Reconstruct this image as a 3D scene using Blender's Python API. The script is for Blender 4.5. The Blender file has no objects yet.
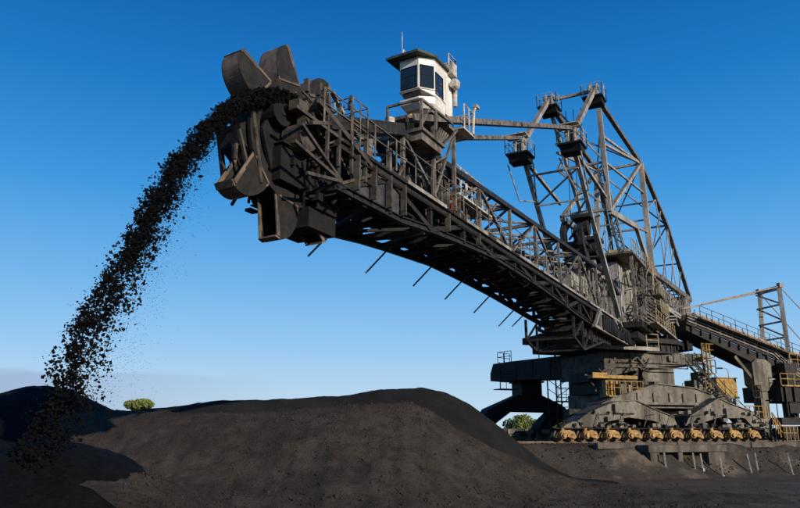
import bpy, math, random
from math import sin, cos, radians, pi, hypot, sqrt, exp
from mathutils import Vector, Matrix, noise
R = random.Random(7)
SC = bpy.context.scene
COL = SC.collection

# ------------------------------------------------------------------ camera
EYE = 3.1
PITCH = math.atan(179 / 700)
cam_d = bpy.data.cameras.new('camera')
cam_d.sensor_width = 36; cam_d.lens = 31.5; cam_d.clip_start = 0.1; cam_d.clip_end = 20000
cam = bpy.data.objects.new('camera', cam_d); COL.objects.link(cam)
cam.location = (0, 0, EYE); cam.rotation_euler = (pi / 2 + PITCH, 0, 0)
SC.camera = cam

# ------------------------------------------------------------------ sky, sun, exposure
SUN_EL, SUN_AZ = radians(18), radians(139)          # azimuth clockwise from +Y
sd = Vector((sin(SUN_AZ) * cos(SUN_EL), cos(SUN_AZ) * cos(SUN_EL), sin(SUN_EL)))
W = bpy.data.worlds.new('World'); SC.world = W; W.use_nodes = True
nt = W.node_tree; nt.nodes.clear()
def wn(t, **k):
    n = nt.nodes.new(t)
    for a, b in k.items(): setattr(n, a, b)
    return n
sky = wn('ShaderNodeTexSky', sky_type='NISHITA', sun_disc=False, sun_elevation=SUN_EL, sun_rotation=SUN_AZ,
         air_density=1.0, dust_density=0.25, ozone_density=4.0)
hs = wn('ShaderNodeHueSaturation'); hs.inputs['Saturation'].default_value = 1.15; hs.inputs['Hue'].default_value = 0.505
gam = wn('ShaderNodeGamma'); gam.inputs['Gamma'].default_value = 1.0
bg = wn('ShaderNodeBackground'); bg.inputs['Strength'].default_value = 0.10
out = wn('ShaderNodeOutputWorld')
# a low bank of lavender cloud just over the horizon
geo = wn('ShaderNodeTexCoord'); sep = wn('ShaderNodeSeparateXYZ')
cmap = wn('ShaderNodeMapping'); cmap.inputs['Scale'].default_value = (5, 5, 60)
cno = wn('ShaderNodeTexNoise'); cno.inputs['Scale'].default_value = 1.0; cno.inputs['Detail'].default_value = 5
add = wn('ShaderNodeMath', operation='MULTIPLY_ADD'); add.inputs[1].default_value = 0.05
ramp = wn('ShaderNodeMapRange'); ramp.inputs['From Min'].default_value = 0.097; ramp.inputs['From Max'].default_value = 0.108
ramp.inputs['To Min'].default_value = 0.6; ramp.inputs['To Max'].default_value = 0.0
xr = wn('ShaderNodeMapRange'); xr.inputs['From Min'].default_value = -0.15; xr.inputs['From Max'].default_value = -0.48
mul = wn('ShaderNodeMath', operation='MULTIPLY')
mix = wn('ShaderNodeMix', data_type='RGBA'); mix.inputs['B'].default_value = (3.0, 3.7, 5.6, 1)
L = nt.links.new
L(geo.outputs['Generated'], sep.inputs[0]); L(geo.outputs['Generated'], cmap.inputs[0]); L(cmap.outputs[0], cno.inputs['Vector'])
L(cno.outputs['Fac'], add.inputs[0]); L(sep.outputs['Z'], add.inputs[2]); L(add.outputs[0], ramp.inputs['Value'])
L(sep.outputs['X'], xr.inputs['Value']); L(ramp.outputs[0], mul.inputs[0]); L(xr.outputs[0], mul.inputs[1])
er = wn('ShaderNodeValToRGB'); cr = er.color_ramp
stops = [(0.0, (.55, .72, .86)), (.05, (.48, .68, .87)), (.12, (.31, .58, .88)), (.2, (.17, .47, .85)), (.32, (.05, .32, .74)), (.45, (.012, .20, .58)), (.57, (.004, .12, .44)), (.8, (.002, .06, .27))]
while len(cr.elements) < len(stops): cr.elements.new(.5)
for e, (p_, c_) in zip(cr.elements, stops): e.position = p_; e.color = (*c_, 1)
em = wn('ShaderNodeMix', data_type='RGBA'); em.inputs['Factor'].default_value = 0.92
es = wn('ShaderNodeVectorMath', operation='SCALE'); es.inputs['Scale'].default_value = 10.0
L(sep.outputs['Z'], er.inputs['Fac']); L(er.outputs['Color'], es.inputs[0]); L(es.outputs[0], em.inputs['B'])
L(sky.outputs[0], hs.inputs['Color']); L(hs.outputs[0], gam.inputs['Color']); L(gam.outputs[0], em.inputs['A']); L(em.outputs['Result'], mix.inputs['A'])
L(mul.outputs[0], mix.inputs['Factor']); L(mix.outputs['Result'], bg.inputs['Color']); L(bg.outputs[0], out.inputs['Surface'])
sl = bpy.data.lights.new('sun', 'SUN'); sl.energy = 4.7; sl.angle = radians(0.53); sl.color = (1.0, 0.89, 0.74)
sun = bpy.data.objects.new('sun', sl); COL.objects.link(sun)
sun.rotation_euler = (-sd).to_track_quat('-Z', 'Y').to_euler(); sun.location = (0, -20, 40)
SC.view_settings.view_transform = 'Standard'; SC.view_settings.look = 'None'
SC.view_settings.exposure = 0.0; SC.view_settings.gamma = 1.0

# ------------------------------------------------------------------ materials
def material(name, c1, c2, scale=1.5, rough=0.75, metal=0.0, bump=0.15, bscale=None, dust=0.0, c3=None, streak=False, detail=6, spec=0.3, bdist=0.03, lo=0.4, hi=0.62):
    m = bpy.data.materials.new(name); m.use_nodes = True
    t = m.node_tree; N = t.nodes; K = t.links.new
    b = N['Principled BSDF']; b.inputs['Roughness'].default_value = rough; b.inputs['Metallic'].default_value = metal
    b.inputs['Specular IOR Level'].default_value = spec
    g = N.new('ShaderNodeNewGeometry')
    mp = N.new('ShaderNodeMapping'); K(g.outputs['Position'], mp.inputs[0])
    if streak: mp.inputs['Scale'].default_value = (1, 1, 0.18)
    n1 = N.new('ShaderNodeTexNoise'); n1.inputs['Scale'].default_value = scale; n1.inputs['Detail'].default_value = detail; n1.inputs['Roughness'].default_value = 0.65
    K(mp.outputs[0], n1.inputs['Vector'])
    r = N.new('ShaderNodeMapRange'); r.inputs['From Min'].default_value = lo; r.inputs['From Max'].default_value = hi
    K(n1.outputs['Fac'], r.inputs['Value'])
    mx = N.new('ShaderNodeMix'); mx.data_type = 'RGBA'; mx.inputs['A'].default_value = (*c1, 1); mx.inputs['B'].default_value = (*c2, 1)
    K(r.outputs[0], mx.inputs['Factor']); colr = mx.outputs['Result']
    if c3:
        n2 = N.new('ShaderNodeTexNoise'); n2.inputs['Scale'].default_value = scale * 3.3; n2.inputs['Detail'].default_value = 8
        K(g.outputs['Position'], n2.inputs['Vector'])
        r2 = N.new('ShaderNodeMapRange'); r2.inputs['From Min'].default_value = 0.48; r2.inputs['From Max'].default_value = 0.80
        K(n2.outputs['Fac'], r2.inputs['Value'])
        m2 = N.new('ShaderNodeMix'); m2.data_type = 'RGBA'; m2.inputs['B'].default_value = (*c3, 1)
        K(colr, m2.inputs['A']); K(r2.outputs[0], m2.inputs['Factor']); colr = m2.outputs['Result']
    if dust > 0:      # coal dust that settles on upward faces
        s = N.new('ShaderNodeSeparateXYZ'); K(g.outputs['Normal'], s.inputs[0])
        r3 = N.new('ShaderNodeMapRange'); r3.inputs['From Min'].default_value = 0.35; r3.inputs['From Max'].default_value = 0.9; r3.inputs['To Max'].default_value = dust
        K(s.outputs['Z'], r3.inputs['Value'])
        m3 = N.new('ShaderNodeMix'); m3.data_type = 'RGBA'; m3.inputs['B'].default_value = (0.02, 0.018, 0.016, 1)
        K(colr, m3.inputs['A']); K(r3.outputs[0], m3.inputs['Factor']); colr = m3.outputs['Result']
    K(colr, b.inputs['Base Color'])
    if bump > 0:
        n4 = N.new('ShaderNodeTexNoise'); n4.inputs['Scale'].default_value = bscale or scale * 5; n4.inputs['Detail'].default_value = 7; n4.inputs['Roughness'].default_value = 0.7
        K(g.outputs['Position'], n4.inputs['Vector'])
        bp = N.new('ShaderNodeBump'); bp.inputs['Strength'].default_value = bump; bp.inputs['Distance'].default_value = bdist
        K(n4.outputs['Fac'], bp.inputs['Height']); K(bp.outputs[0], b.inputs['Normal'])
    return m
M = {}
M['mast'] = material('weathered_mast_steel', (0.37, 0.35, 0.315), (0.16, 0.15, 0.13), 1.3, 0.65, c3=(0.17, 0.115, 0.07), dust=0.5, streak=True)
M['base'] = material('dusty_base_steel', (0.215, 0.19, 0.15), (0.065, 0.056, 0.044), 0.9, 0.8, c3=(0.065, 0.055, 0.043), dust=0.55, streak=True)
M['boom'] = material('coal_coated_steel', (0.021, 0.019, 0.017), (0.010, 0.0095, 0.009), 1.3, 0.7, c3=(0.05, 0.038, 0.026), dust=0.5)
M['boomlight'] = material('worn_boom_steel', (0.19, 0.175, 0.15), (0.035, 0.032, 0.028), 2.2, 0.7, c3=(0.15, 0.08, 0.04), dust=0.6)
M['bucket'] = material('bucket_steel', (0.19, 0.135, 0.095), (0.09, 0.066, 0.05), 1.4, 0.6, c3=(0.04, 0.035, 0.03), bump=0.4, metal=0.15, bscale=9)
M['bucketin'] = material('caked_and_shaded_plate', (0.009, 0.0085, 0.008), (0.022, 0.0195, 0.017), 3, 0.8, bump=0.6, bscale=12)
M['dark'] = material('grime_and_shade_black', (0.006, 0.0058, 0.0055), (0.013, 0.012, 0.011), 2, 0.8, bump=0.4)
M['webplate'] = material('bare_web_plate', (0.075, 0.075, 0.075), (0.03, 0.028, 0.026), 1.6, 0.6)
M['dull'] = material('faded_yellow_rail', (0.40, 0.30, 0.15), (0.22, 0.18, 0.12), 3, 0.7)
M['mid'] = material('sooty_and_shaded_steel', (0.085, 0.076, 0.063), (0.018, 0.016, 0.014), 2.4, 0.7, c3=(0.10, 0.06, 0.035), dust=0.5)  # soot tone plus painted shade, for near side head parts and body end
M['red'] = material('red_panel', (0.5, 0.06, 0.03), (0.35, 0.05, 0.03), 3, 0.6)
M['yellow'] = material('safety_yellow_paint', (0.42, 0.25, 0.05), (0.22, 0.135, 0.04), 2.5, 0.6, c3=(0.10, 0.06, 0.03), dust=0.5)
M['tan'] = material('ochre_drive_paint', (0.50, 0.30, 0.09), (0.24, 0.13, 0.05), 2.4, 0.65, c3=(0.06, 0.04, 0.025), dust=0.6)
M['white'] = material('white_cab_paint', (0.80, 0.77, 0.70), (0.62, 0.58, 0.50), 2.5, 0.45, bump=0.03, streak=True, spec=0.5, c3=(.5, .45, .38))
M['offwhite'] = material('dirty_white_paint', (0.55, 0.51, 0.44), (0.28, 0.24, 0.19), 4, 0.6, bump=0.1)
M['green'] = material('dark_green_roof_paint', (0.055, 0.07, 0.045), (0.035, 0.04, 0.03), 3, 0.6)
M['coal'] = material('fresh_and_shaded_coal', (0.004, 0.004, 0.004), (0.008, 0.0075, 0.007), 6, 0.75, bump=0.9, bscale=14, spec=0.07, bdist=0.06)  # fresh coal; also the black that paints shade on two heaps
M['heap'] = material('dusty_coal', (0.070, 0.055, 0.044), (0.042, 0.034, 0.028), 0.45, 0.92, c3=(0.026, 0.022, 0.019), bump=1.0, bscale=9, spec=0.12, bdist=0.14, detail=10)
M['darkheap'] = material('dark_coal_and_shade', (0.013, 0.012, 0.011), (0.020, 0.018, 0.016), 0.7, 0.9, bump=1.0, bscale=7, spec=0.12, bdist=0.08)  # fresh coal tone with the boom's shadow mixed into the colour
M['ground'] = material('coal_yard_ground', (0.085, 0.070, 0.058), (0.055, 0.046, 0.038), 0.25, 0.95, c3=(0.12, 0.098, 0.078), bump=0.8, bscale=2.5, spec=0.1, bdist=0.1, detail=10)
M['berm'] = material('berm_ballast', (0.050, 0.042, 0.035), (0.15, 0.12, 0.09), 0.30, 0.95, c3=(0.028, 0.024, 0.02), bump=0.9, bscale=4, spec=0.1, bdist=0.08, detail=10, lo=.52, hi=.66)
M['concrete'] = material('stained_concrete', (0.15, 0.125, 0.098), (0.055, 0.047, 0.038), 0.8, 0.9, c3=(0.06, 0.05, 0.042), streak=True)
M['rail'] = material('rusty_rail_steel', (0.12, 0.075, 0.05), (0.07, 0.05, 0.04), 4, 0.6, metal=0.4)
M['belt'] = material('rubber_belt', (0.02, 0.02, 0.02), (0.035, 0.032, 0.03), 3, 0.7)
M['orange'] = material('sun_faded_cover', (0.42, 0.29, 0.20), (0.28, 0.19, 0.13), 1.5, 0.7, c3=(0.12, 0.09, 0.07))
M['post'] = material('white_post_paint', (0.46, 0.44, 0.39), (0.22, 0.2, 0.17), 5, 0.6)
M['leaf'] = material('eucalypt_leaf', (0.16, 0.185, 0.045), (0.08, 0.105, 0.028), 0.8, 0.7, bump=0, lo=.45, hi=.55)
M['bark'] = material('grey_bark', (0.22, 0.18, 0.14), (0.13, 0.10, 0.08), 3, 0.9)
g = bpy.data.materials.new('cab_window_glass'); g.use_nodes = True; b = g.node_tree.nodes['Principled BSDF']
b.inputs['Base Color'].default_value = (0.012, 0.018, 0.024, 1); b.inputs['Roughness'].default_value = 0.06; b.inputs['Specular IOR Level'].default_value = 0.6
M['glass'] = g

# ------------------------------------------------------------------ frames of reference
SX, SY = 20.675822556, 64.325052425               # slew axis on the ground
BB = (-0.4731056525, -0.8810056989)                # boom direction, outwards
NN = (0.8810056990, -0.4731056525)                 # towards the boom's near side
UU = (cos(radians(20)), sin(radians(20))); VV = (-UU[1], UU[0])
def BP(s, t, z): return Vector((SX + s * BB[0] + t * NN[0], SY + s * BB[1] + t * NN[1], z))
def QP(u, v, z): return Vector((SX + u * UU[0] + v * VV[0], SY + u * UU[1] + v * VV[1], z))

# ------------------------------------------------------------------ mesh builder
class MB:
    def __init__(s, f=None): s.v = []; s.f = []; s.fn = f or (lambda a, b, c: Vector((a, b, c)))
    def pt(s, p): return s.fn(*p) if not isinstance(p, Vector) else p
    def hull8(s, P):
        n = len(s.v); s.v += P
        for q in ((0, 3, 2, 1), (4, 5, 6, 7), (0, 1, 5, 4), (1, 2, 6, 5), (2, 3, 7, 6), (3, 0, 4, 7)): s.f.append(tuple(n + i for i in q))
    def box(s, a, b):
        (x0, y0, z0), (x1, y1, z1) = a, b
        s.hull8([s.fn(*p) for p in ((x0, y0, z0), (x1, y0, z0), (x1, y1, z0), (x0, y1, z0), (x0, y0, z1), (x1, y0, z1), (x1, y1, z1), (x0, y1, z1))])
    def beam(s, a, b, w=0.2, h=None, up=None, ib=False):
        a, b = s.pt(a), s.pt(b); h = h or w; d = b - a
        if d.length < 1e-4: return
        d.normalize(); u = Vector(up) if up else Vector((0, 0, 1))
        if abs(d.dot(u)) > 0.97: u = Vector((BB[0], BB[1], 0))
        r = d.cross(u).normalized(); u = r.cross(d).normalized()
        def bar(o, ww, hh):
            s.hull8([a + o - r * ww / 2 - u * hh / 2, a + o + r * ww / 2 - u * hh / 2, a + o + r * ww / 2 + u * hh / 2, a + o - r * ww / 2 + u * hh / 2,
                     b + o - r * ww / 2 - u * hh / 2, b + o + r * ww / 2 - u * hh / 2, b + o + r * ww / 2 + u * hh / 2, b + o - r * ww / 2 + u * hh / 2])
        if ib:
            t = 0.16 * h
            bar(u * (h - t) / 2, w, t); bar(-u * (h - t) / 2, w, t); bar(Vector((0, 0, 0)), w * 0.25, h - 2 * t)
        else: bar(Vector((0, 0, 0)), w, h)
    def tube(s, a, b, r=0.05, r2=None, n=8, cap=True):
        a, b = s.pt(a), s.pt(b); r2 = r if r2 is None else r2; d = b - a
        if d.length < 1e-4: return
        d.normalize(); u = Vector((0, 0, 1)) if abs(d.z) < 0.9 else Vector((1, 0, 0))
        x = d.cross(u).normalized(); y = x.cross(d); k = len(s.v)
        for c, rr in ((a, r), (b, r2)):
            for i in range(n): s.v.append(c + (x * cos(2 * pi * i / n) + y * sin(2 * pi * i / n)) * rr)
        for i in range(n): s.f.append((k + i, k + (i + 1) % n, k + n + (i + 1) % n, k + n + i))
        if cap: s.f.append(tuple(k + i for i in range(n))[::-1]); s.f.append(tuple(k + n + i for i in range(n)))
    def path(s, P, r=0.05, n=6):
        for a, b in zip(P[:-1], P[1:]): s.tube(a, b, r, n=n)
    def prism(s, poly, w0, w1, f):          # polygon in 2D; f(p, q, w) -> world
        n = len(poly); k = len(s.v)
        for w in (w0, w1): s.v += [f(p, q, w) for p, q in poly]
        for i in range(n): s.f.append((k + i, k + (i + 1) % n, k + n + (i + 1) % n, k + n + i))
        s.f.append(tuple(range(k, k + n))[::-1]); s.f.append(tuple(range(k + n, k + 2 * n)))
    def ball(s, c, r, n=8, m=5, sq=1.0):
        c = s.pt(c); k = len(s.v)
        for j in range(1, m):
            for i in range(n):
                a, e = 2 * pi * i / n, pi * j / m
                s.v.append(c + Vector((r * sin(e) * cos(a), r * sin(e) * sin(a), r * sq * cos(e))))
        s.v += [c + Vector((0, 0, r * sq)), c - Vector((0, 0, r * sq))]
        for j in range(m - 2):
            for i in range(n): s.f.append((k + j * n + i, k + (j + 1) * n + i, k + (j + 1) * n + (i + 1) % n, k + j * n + (i + 1) % n))
        T, B_ = k + (m - 1) * n, k + (m - 1) * n + 1
        for i in range(n): s.f.append((T, k + i, k + (i + 1) % n)); s.f.append((B_, k + (m - 2) * n + (i + 1) % n, k + (m - 2) * n + i))
    def build(s, name, mat, parent=None, loc=None, smooth=False, label=None):
        o_ = Vector((0, 0, 0)); p = parent
        while p is not None: o_ += p.location; p = p.parent
        L0 = Vector(loc) if loc is not None else Vector((0, 0, 0))
        off = o_ + L0 if parent is not None else L0
        me = bpy.data.meshes.new(name); me.from_pydata([tuple(v - off) for v in s.v], [], s.f); me.update()
        me.materials.append(M[mat] if isinstance(mat, str) else mat)
        if smooth: me.polygons.foreach_set('use_smooth', [True] * len(me.polygons))
        o = bpy.data.objects.new(name, me); COL.objects.link(o); o.location = L0
        if parent is not None: o.parent = parent
        if label: o['label'] = label
        return o
def thing(name, loc, label, cat, group=None):
    o = bpy.data.objects.new(name, None); COL.objects.link(o); o.location = loc; o.empty_display_size = 0.3
    tag(o, label, cat, group); return o
def tag(o, label=None, cat=None, group=None, kind=None):
    if label: o['label'] = label
    if cat: o['category'] = cat
    if group: o['group'] = group
    if kind: o['kind'] = kind
    return o
def dup(o, parent=None, loc=None, mat=None):
    c = o.copy(); COL.objects.link(c); c.parent = parent if parent is not None else o.parent
    if loc is not None: c.location = loc
    if mat is not None: c.rotation_euler = mat
    for ch in list(o.children):
        d = dup(ch, c)
    return c
def rail_run(mb, pts, h=1.1, step=1.5, r=0.025, rails=(1.0, 0.55), post=None):
    P = [mb.pt(p) for p in pts]; up = Vector((0, 0, 1)); pr = post or r * 1.2
    for a, b in zip(P[:-1], P[1:]):
        for k in rails: mb.tube(a + up * h * k, b + up * h * k, r, n=5)
        n = max(1, round((b - a).length / step))
        for i in range(n + 1):
            c = a.lerp(b, i / n); mb.tube(c, c + up * h, pr, n=5)

# ================================================================== GROUND AND HEAPS
def fbm(x, y, s, o=4, seed=0.0):
    return noise.fractal(Vector((x * s, y * s, seed)), 1.0, 2.1, o)
def sheet(name, x0, x1, y0, y1, st, hf, mat, cull=None):
    nx, ny = int((x1 - x0) / st) + 1, int((y1 - y0) / st) + 1
    v = []; H = []
    for j in range(ny):
        for i in range(nx):
            x, y = x0 + i * st, y0 + j * st; h = hf(x, y); H.append(h); v.append(Vector((x, y, h)))
    m = MB(); keep = {}
    def idx(k):
        if k not in keep: keep[k] = len(m.v); m.v.append(v[k])
        return keep[k]
    for j in range(ny - 1):
        for i in range(nx - 1):
            q = (j * nx + i, j * nx + i + 1, (j + 1) * nx + i + 1, (j + 1) * nx + i)
            if cull is not None and all(H[k] < cull for k in q): continue
            m.f.append(tuple(idx(k) for k in q))
    return m.build(name, mat, smooth=True)
def interp(tab, x):
    if x <= tab[0][0]: return tab[0][1]
    for (a, b), (c, d) in zip(tab[:-1], tab[1:]):
        if x <= c: t = (x - a) / (c - a); return b + (d - b) * t
    return tab[-1][1]
gm = MB()
gx = [-6000, -600, -80] + [-60 + 4 * i for i in range(41)] + [140, 700, 6000]
gy = [-600, -60] + [-20 + 4 * i for i in range(31)] + [160, 800, 12000]
for y in gy:
    for x in gx:
        z = 0.12 * fbm(x, y, 0.13, 3) if -60 <= x <= 110 and -20 <= y <= 110 else 0
        gm.v.append(Vector((x, y, z)))
for j in range(len(gy) - 1):
    for i in range(len(gx) - 1):
        k = j * len(gx) + i; gm.f.append((k, k + 1, k + 1 + len(gx), k + len(gx)))
tag(gm.build('ground', 'ground', smooth=True), kind='structure')

def rough(x, y, a=1.0):
    return a * (0.10 * fbm(x, y, 0.35, 4) + 0.05 * fbm(x, y, 1.6, 3, 5.0) + 0.035 * fbm(x, y, 4.5, 2, 9.0))
def flare(h, k=1.6): return (h if h > 12 else math.log(1 + exp(k * h)) / k) - .10
# front stockpile: crest near y=36, seen lit and brown
crestA = [(-26, 4.1), (-17, 4.3), (-14, 4.3), (-10.5, 4.1), (-7.6, 3.98), (-6.4, 4.03), (-4.4, 4.4), (-2, 4.62), (0.3, 4.7), (1.6, 4.35), (3, 3.55), (4.6, 2.5), (6.5, 1.5), (9, .7), (12, .2), (18, -.5)]
def hA(x, y):
    c = interp(crestA, x + 0.6 * fbm(x, y, 0.2, 2, 3.0)); yc = 36 + 1.2 * sin(x * 0.21)
    d = (yc - y) if y < yc else (y - yc)
    sl = 0.60 if y < yc else 0.5
    gul = 0.16 * fbm(x * 1.0, y * 0.18, 0.9, 3, 2.0)                       # gullies that run down the face
    soft = sqrt(d * d + 1.2) - 1.09
    return flare(c - soft * sl + gul * min(1, d / 3) + 0.35 * fbm(x, y, .12, 2, 7.)) + rough(x, y)
A = sheet('coal_heap', -34, 18, 23, 44, 0.14, hA, 'heap', cull=-0.3)
tag(A, 'long brown dusty coal stockpile across the foreground with gullied lit face', 'coal heap', 'coal heaps')
crestB = [(-40, 3.6), (-20, 4.35), (-17.5, 4.45), (-14, 4.75), (-11.5, 5.1), (-8, 5.15), (-5.5, 5.3), (-3, 5.45), (-1.2, 5.78), (1.4, 5.88), (2.7, 5.6), (4.2, 4.9), (5.8, 3.75), (7.4, 2.4), (8.4, 1.55), (10.6, 0.0), (14, -0.8)]
def hB(x, y):
    yc = interp(((-40, 36), (-14, 37), (-8, 41), (-3, 45), (3, 47), (9, 48)), x); c = EYE + (interp(crestB, x * 43.5 / yc) - EYE) * yc / 43.5
    d = abs(y - yc); soft = sqrt(d * d + 0.8) - 0.89
    return flare(c - soft * 0.55) + rough(x, y, 0.7)
Bh = sheet('coal_heap', -44, 14, 32, 58, 0.2, hB, 'darkheap', cull=-0.3)
tag(Bh, 'fresh coal ridge behind the brown stockpile, darkened further with painted boom shade', 'coal heap', 'coal heaps')
def cone(px, py, pz, sl, ew=1.0, r0=1.2):
    def h(x, y):
        d = hypot((x - px) * ew, y - py); soft = sqrt(d * d + r0 * r0) - r0
        return pz - soft * sl + rough(x, y, 0.8)
    return h
hC1 = cone(-6.9, 14.2, 2.9, 0.55, r0=1.4)
C = sheet('coal_heap', -14, 1, 7.5, 21, 0.08, hC1, 'heap', cull=-0.3)
tag(C, 'nearest brown heap at the lower left where the falling stream lands', 'coal heap', 'coal heaps')
capC = None
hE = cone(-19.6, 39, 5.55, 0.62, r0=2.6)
tag(sheet('coal_heap', -34, -6, 26, 52, 0.18, hE, 'coal', cull=-0.3), 'rounded heap at the left edge, coloured black for the shade of the wheel', 'coal heap', 'coal heaps')  # the wheel's shade is put into this heap's black material
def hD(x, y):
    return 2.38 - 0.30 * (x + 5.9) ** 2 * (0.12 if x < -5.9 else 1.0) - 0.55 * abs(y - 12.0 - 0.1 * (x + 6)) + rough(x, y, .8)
def hCap(x, y):
    d = hypot(x + 6.9, y - 14.0) + .5 * fbm(x, y, 1.1, 3, 4.); return hC1(x, y) + .09 - .07 * max(0, d - .9) ** 2
tag(sheet('coal_heap', -9.6, -4, 11.5, 17, 0.07, hCap, 'coal', cull=None), 'black cap of just landed coal directly under the falling stream', 'coal heap', 'coal heaps')
tag(sheet('coal_heap', -16, -2, 8.5, 15, 0.08, hD, 'coal', cull=-0.3), 'low black tongue standing in for a cast shadow in the bottom left corner', 'coal heap', 'coal heaps')  # mound added in black to take the place of a cast shadow

# railway berm on which the machine travels
bm_ = MB(); us = [-70 + 1.2 * i for i in range(130)]
prof = [(-12.2, -0.25), (-11.0, 0.3), (-10.2, 0.9), (-9.4, 1.7), (-8.6, 2.2), (-7.6, 2.33), (-5, 2.33), (0, 2.30), (8, 2.33), (14, 2.30), (17, 0.9), (19.5, -0.3)]
for u in us:
    for i, (v, z) in enumerate(prof):
        k = 1.0 if i in (1, 2, 3, 4) else 0.1
        dz = k * (0.28 * noise.noise(Vector((u * 0.45, v, 1))) + 0.12 * noise.noise(Vector((u * 1.4, v * 2, 4))))
        dv = k * 0.7 * noise.noise(Vector((u * 0.3, v * 0.4, 8)))
        bm_.v.append(QP(u, v + dv, z + dz))
n_ = len(prof)
for j in range(len(us) - 1):
    for i in range(n_ - 1): k = j * n_ + i; bm_.f.append((k, k + n_, k + n_ + 1, k + 1))
tag(bm_.build('berm', 'berm', smooth=True), kind='structure')
for v in (-6.0, 10.0):
    m = MB(QP); m.box((-70, v - 0.06, 2.36), (80, v + 0.06, 2.52)); m.box((-70, v - 0.12, 2.33), (80, v + 0.12, 2.355))
    tag(m.build('rail', 'rail'), 'steel travel rail under the ' + ('near row of ochre bogies' if v < 0 else 'far balancing leg'), 'rail')

# ================================================================== THE MACHINE
ROOT = thing('bucket_wheel_stacker', QP(0, 0, 2.5), 'giant grey bucket wheel stacker reclaimer pouring coal from its long boom', 'mining machine')
def part(mb, name, mat, parent=ROOT, smooth=False, label=None): return mb.build(name, mat, parent, smooth=smooth, label=label)

# ---- undercarriage
def pxbox(): pass
def qprism(m, poly, v0, v1): m.prism(poly, v0, v1, lambda p, q, w: QP(p, w, q))
m = MB(QP)
girder = [(-6.9, 5.3), (-5.6, 5.85), (-1.2, 7.0), (2.5, 6.75), (4.3, 6.25), (4.3, 5.3), (2.5, 5.1), (-4.3, 5.1), (-5.6, 4.9), (-6.9, 4.85)]
qprism(m, girder, -5.3, -3.4)
qprism(m, [(-4.2, 5.35), (2.5, 5.35), (2.5, 5.55), (-4.2, 5.55)], -5.75, -5.3)
for u in (-3.4, -1.8, -0.2, 1.2, 2.6): m.box((u, -5.42, 5.55), (u + .12, -5.3, 6.3))
m.box((-3.5, -3.4, 5.2), (3.5, 4.5, 6.5))
part(m, 'portal_girder', 'base')
m = MB(QP)
qprism(m, [(-5.8, 5.5), (-6.8, 5.3), (-9.0, 4.55), (-9.9, 4.0), (-9.5, 3.55), (-7.8, 3.55), (-7.0, 4.0), (-5.2, 4.3), (-2.8, 4.05), (-1.2, 3.5), (-0.5, 3.7), (-0.8, 4.3), (-3.0, 5.05), (-4.4, 5.6)], -6.4, -4.6)
m.box((-6.6, -6.7, 4.6), (-4.6, -6.38, 5.3))
part(m, 'bogie_leg', 'base')
m = MB(QP)
qprism(m, [(2.7, 5.3), (0.8, 4.4), (0.3, 3.7), (1.0, 3.5), (2.4, 4.0), (4.8, 4.6), (6.6, 4.3), (7.4, 3.55), (8.7, 3.5), (8.4, 4.1), (7.2, 4.9), (5.0, 5.5), (4.0, 5.9)], -6.4, -4.6)
m.box((4.4, -6.7, 4.3), (5.8, -6.38, 5.1))
part(m, 'bogie_leg', 'base')
m = MB(QP); m.box((-8.5, -3.2, 3.7), (7.6, -2.4, 5.0)); m.box((-3.2, -4.3, 4.7), (3.4, -3.4, 5.2))
for k in range(26):
    u = R.uniform(-9.5, 8); m.box((u, -4.4 + R.uniform(0, .8), 3.4), (u + R.uniform(.3, 1.2), -3.2, 3.4 + R.uniform(.3, 1.3)))
m.box((-4.6, -2.4, 6.4), (-.7, 2.4, 7.7)); m.box((-5.2, -1.5, 7.4), (-.6, 1.5, 8.2))
part(m, 'cross_girder', 'boom')
m = MB(QP)     # flanges, ribs, lugs and small plant on the portal and legs
def along(poly, off, w, v0, v1):
    for (a, b), (c, d) in zip(poly[:-1], poly[1:]): m.beam(QP(a, (v0 + v1) / 2, b + off), QP(c, (v0 + v1) / 2, d + off), v1 - v0, w)
along([(-6.9, 5.3), (-5.6, 5.85), (-1.2, 7.0), (2.5, 6.75), (4.3, 6.25)], .05, .07, -5.45, -3.3)
along([(-9.0, 4.55), (-6.8, 5.3), (-5.8, 5.5), (-4.4, 5.6), (-3.0, 5.05), (-.8, 4.3)], .04, .06, -6.52, -4.5)
along([(.8, 4.4), (2.7, 5.3), (4.0, 5.9), (5.0, 5.5), (7.2, 4.9), (8.4, 4.1)], .04, .06, -6.52, -4.5)
for u, z in ((-8.0, 4.1), (-6.6, 4.4), (-5.2, 4.6), (-3.6, 4.4), (-2.2, 4.0), (1.6, 4.1), (3.0, 4.5), (4.4, 4.9), (6.0, 4.6), (7.4, 3.9)): m.box((u, -6.47, z), (u + .07, -6.4, z + .55))
for k in range(34):
    u = R.uniform(-9, 8.5); z = R.choice((3.55, 4.0, 4.6)); m.box((u, -6.75, z), (u + R.uniform(.12, .5), -6.45, z + R.uniform(.08, .35)))
for k in range(16):
    u = R.uniform(-6, 4); m.box((u, -5.3 + R.uniform(0, 1), 6.0), (u + R.uniform(.2, .7), -3.6, 6.2 + R.uniform(.3, 1.2) * (1 if u < 0 else .6)))
for k in range(7): m.path([(-8.5 + k * 2.3, -6.55, 3.6), (-8.1 + k * 2.3, -6.6, 4.5), (-7.2 + k * 2.3, -6.55, 4.6)], .035)
part(m, 'leg_fitting', 'base')
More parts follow.
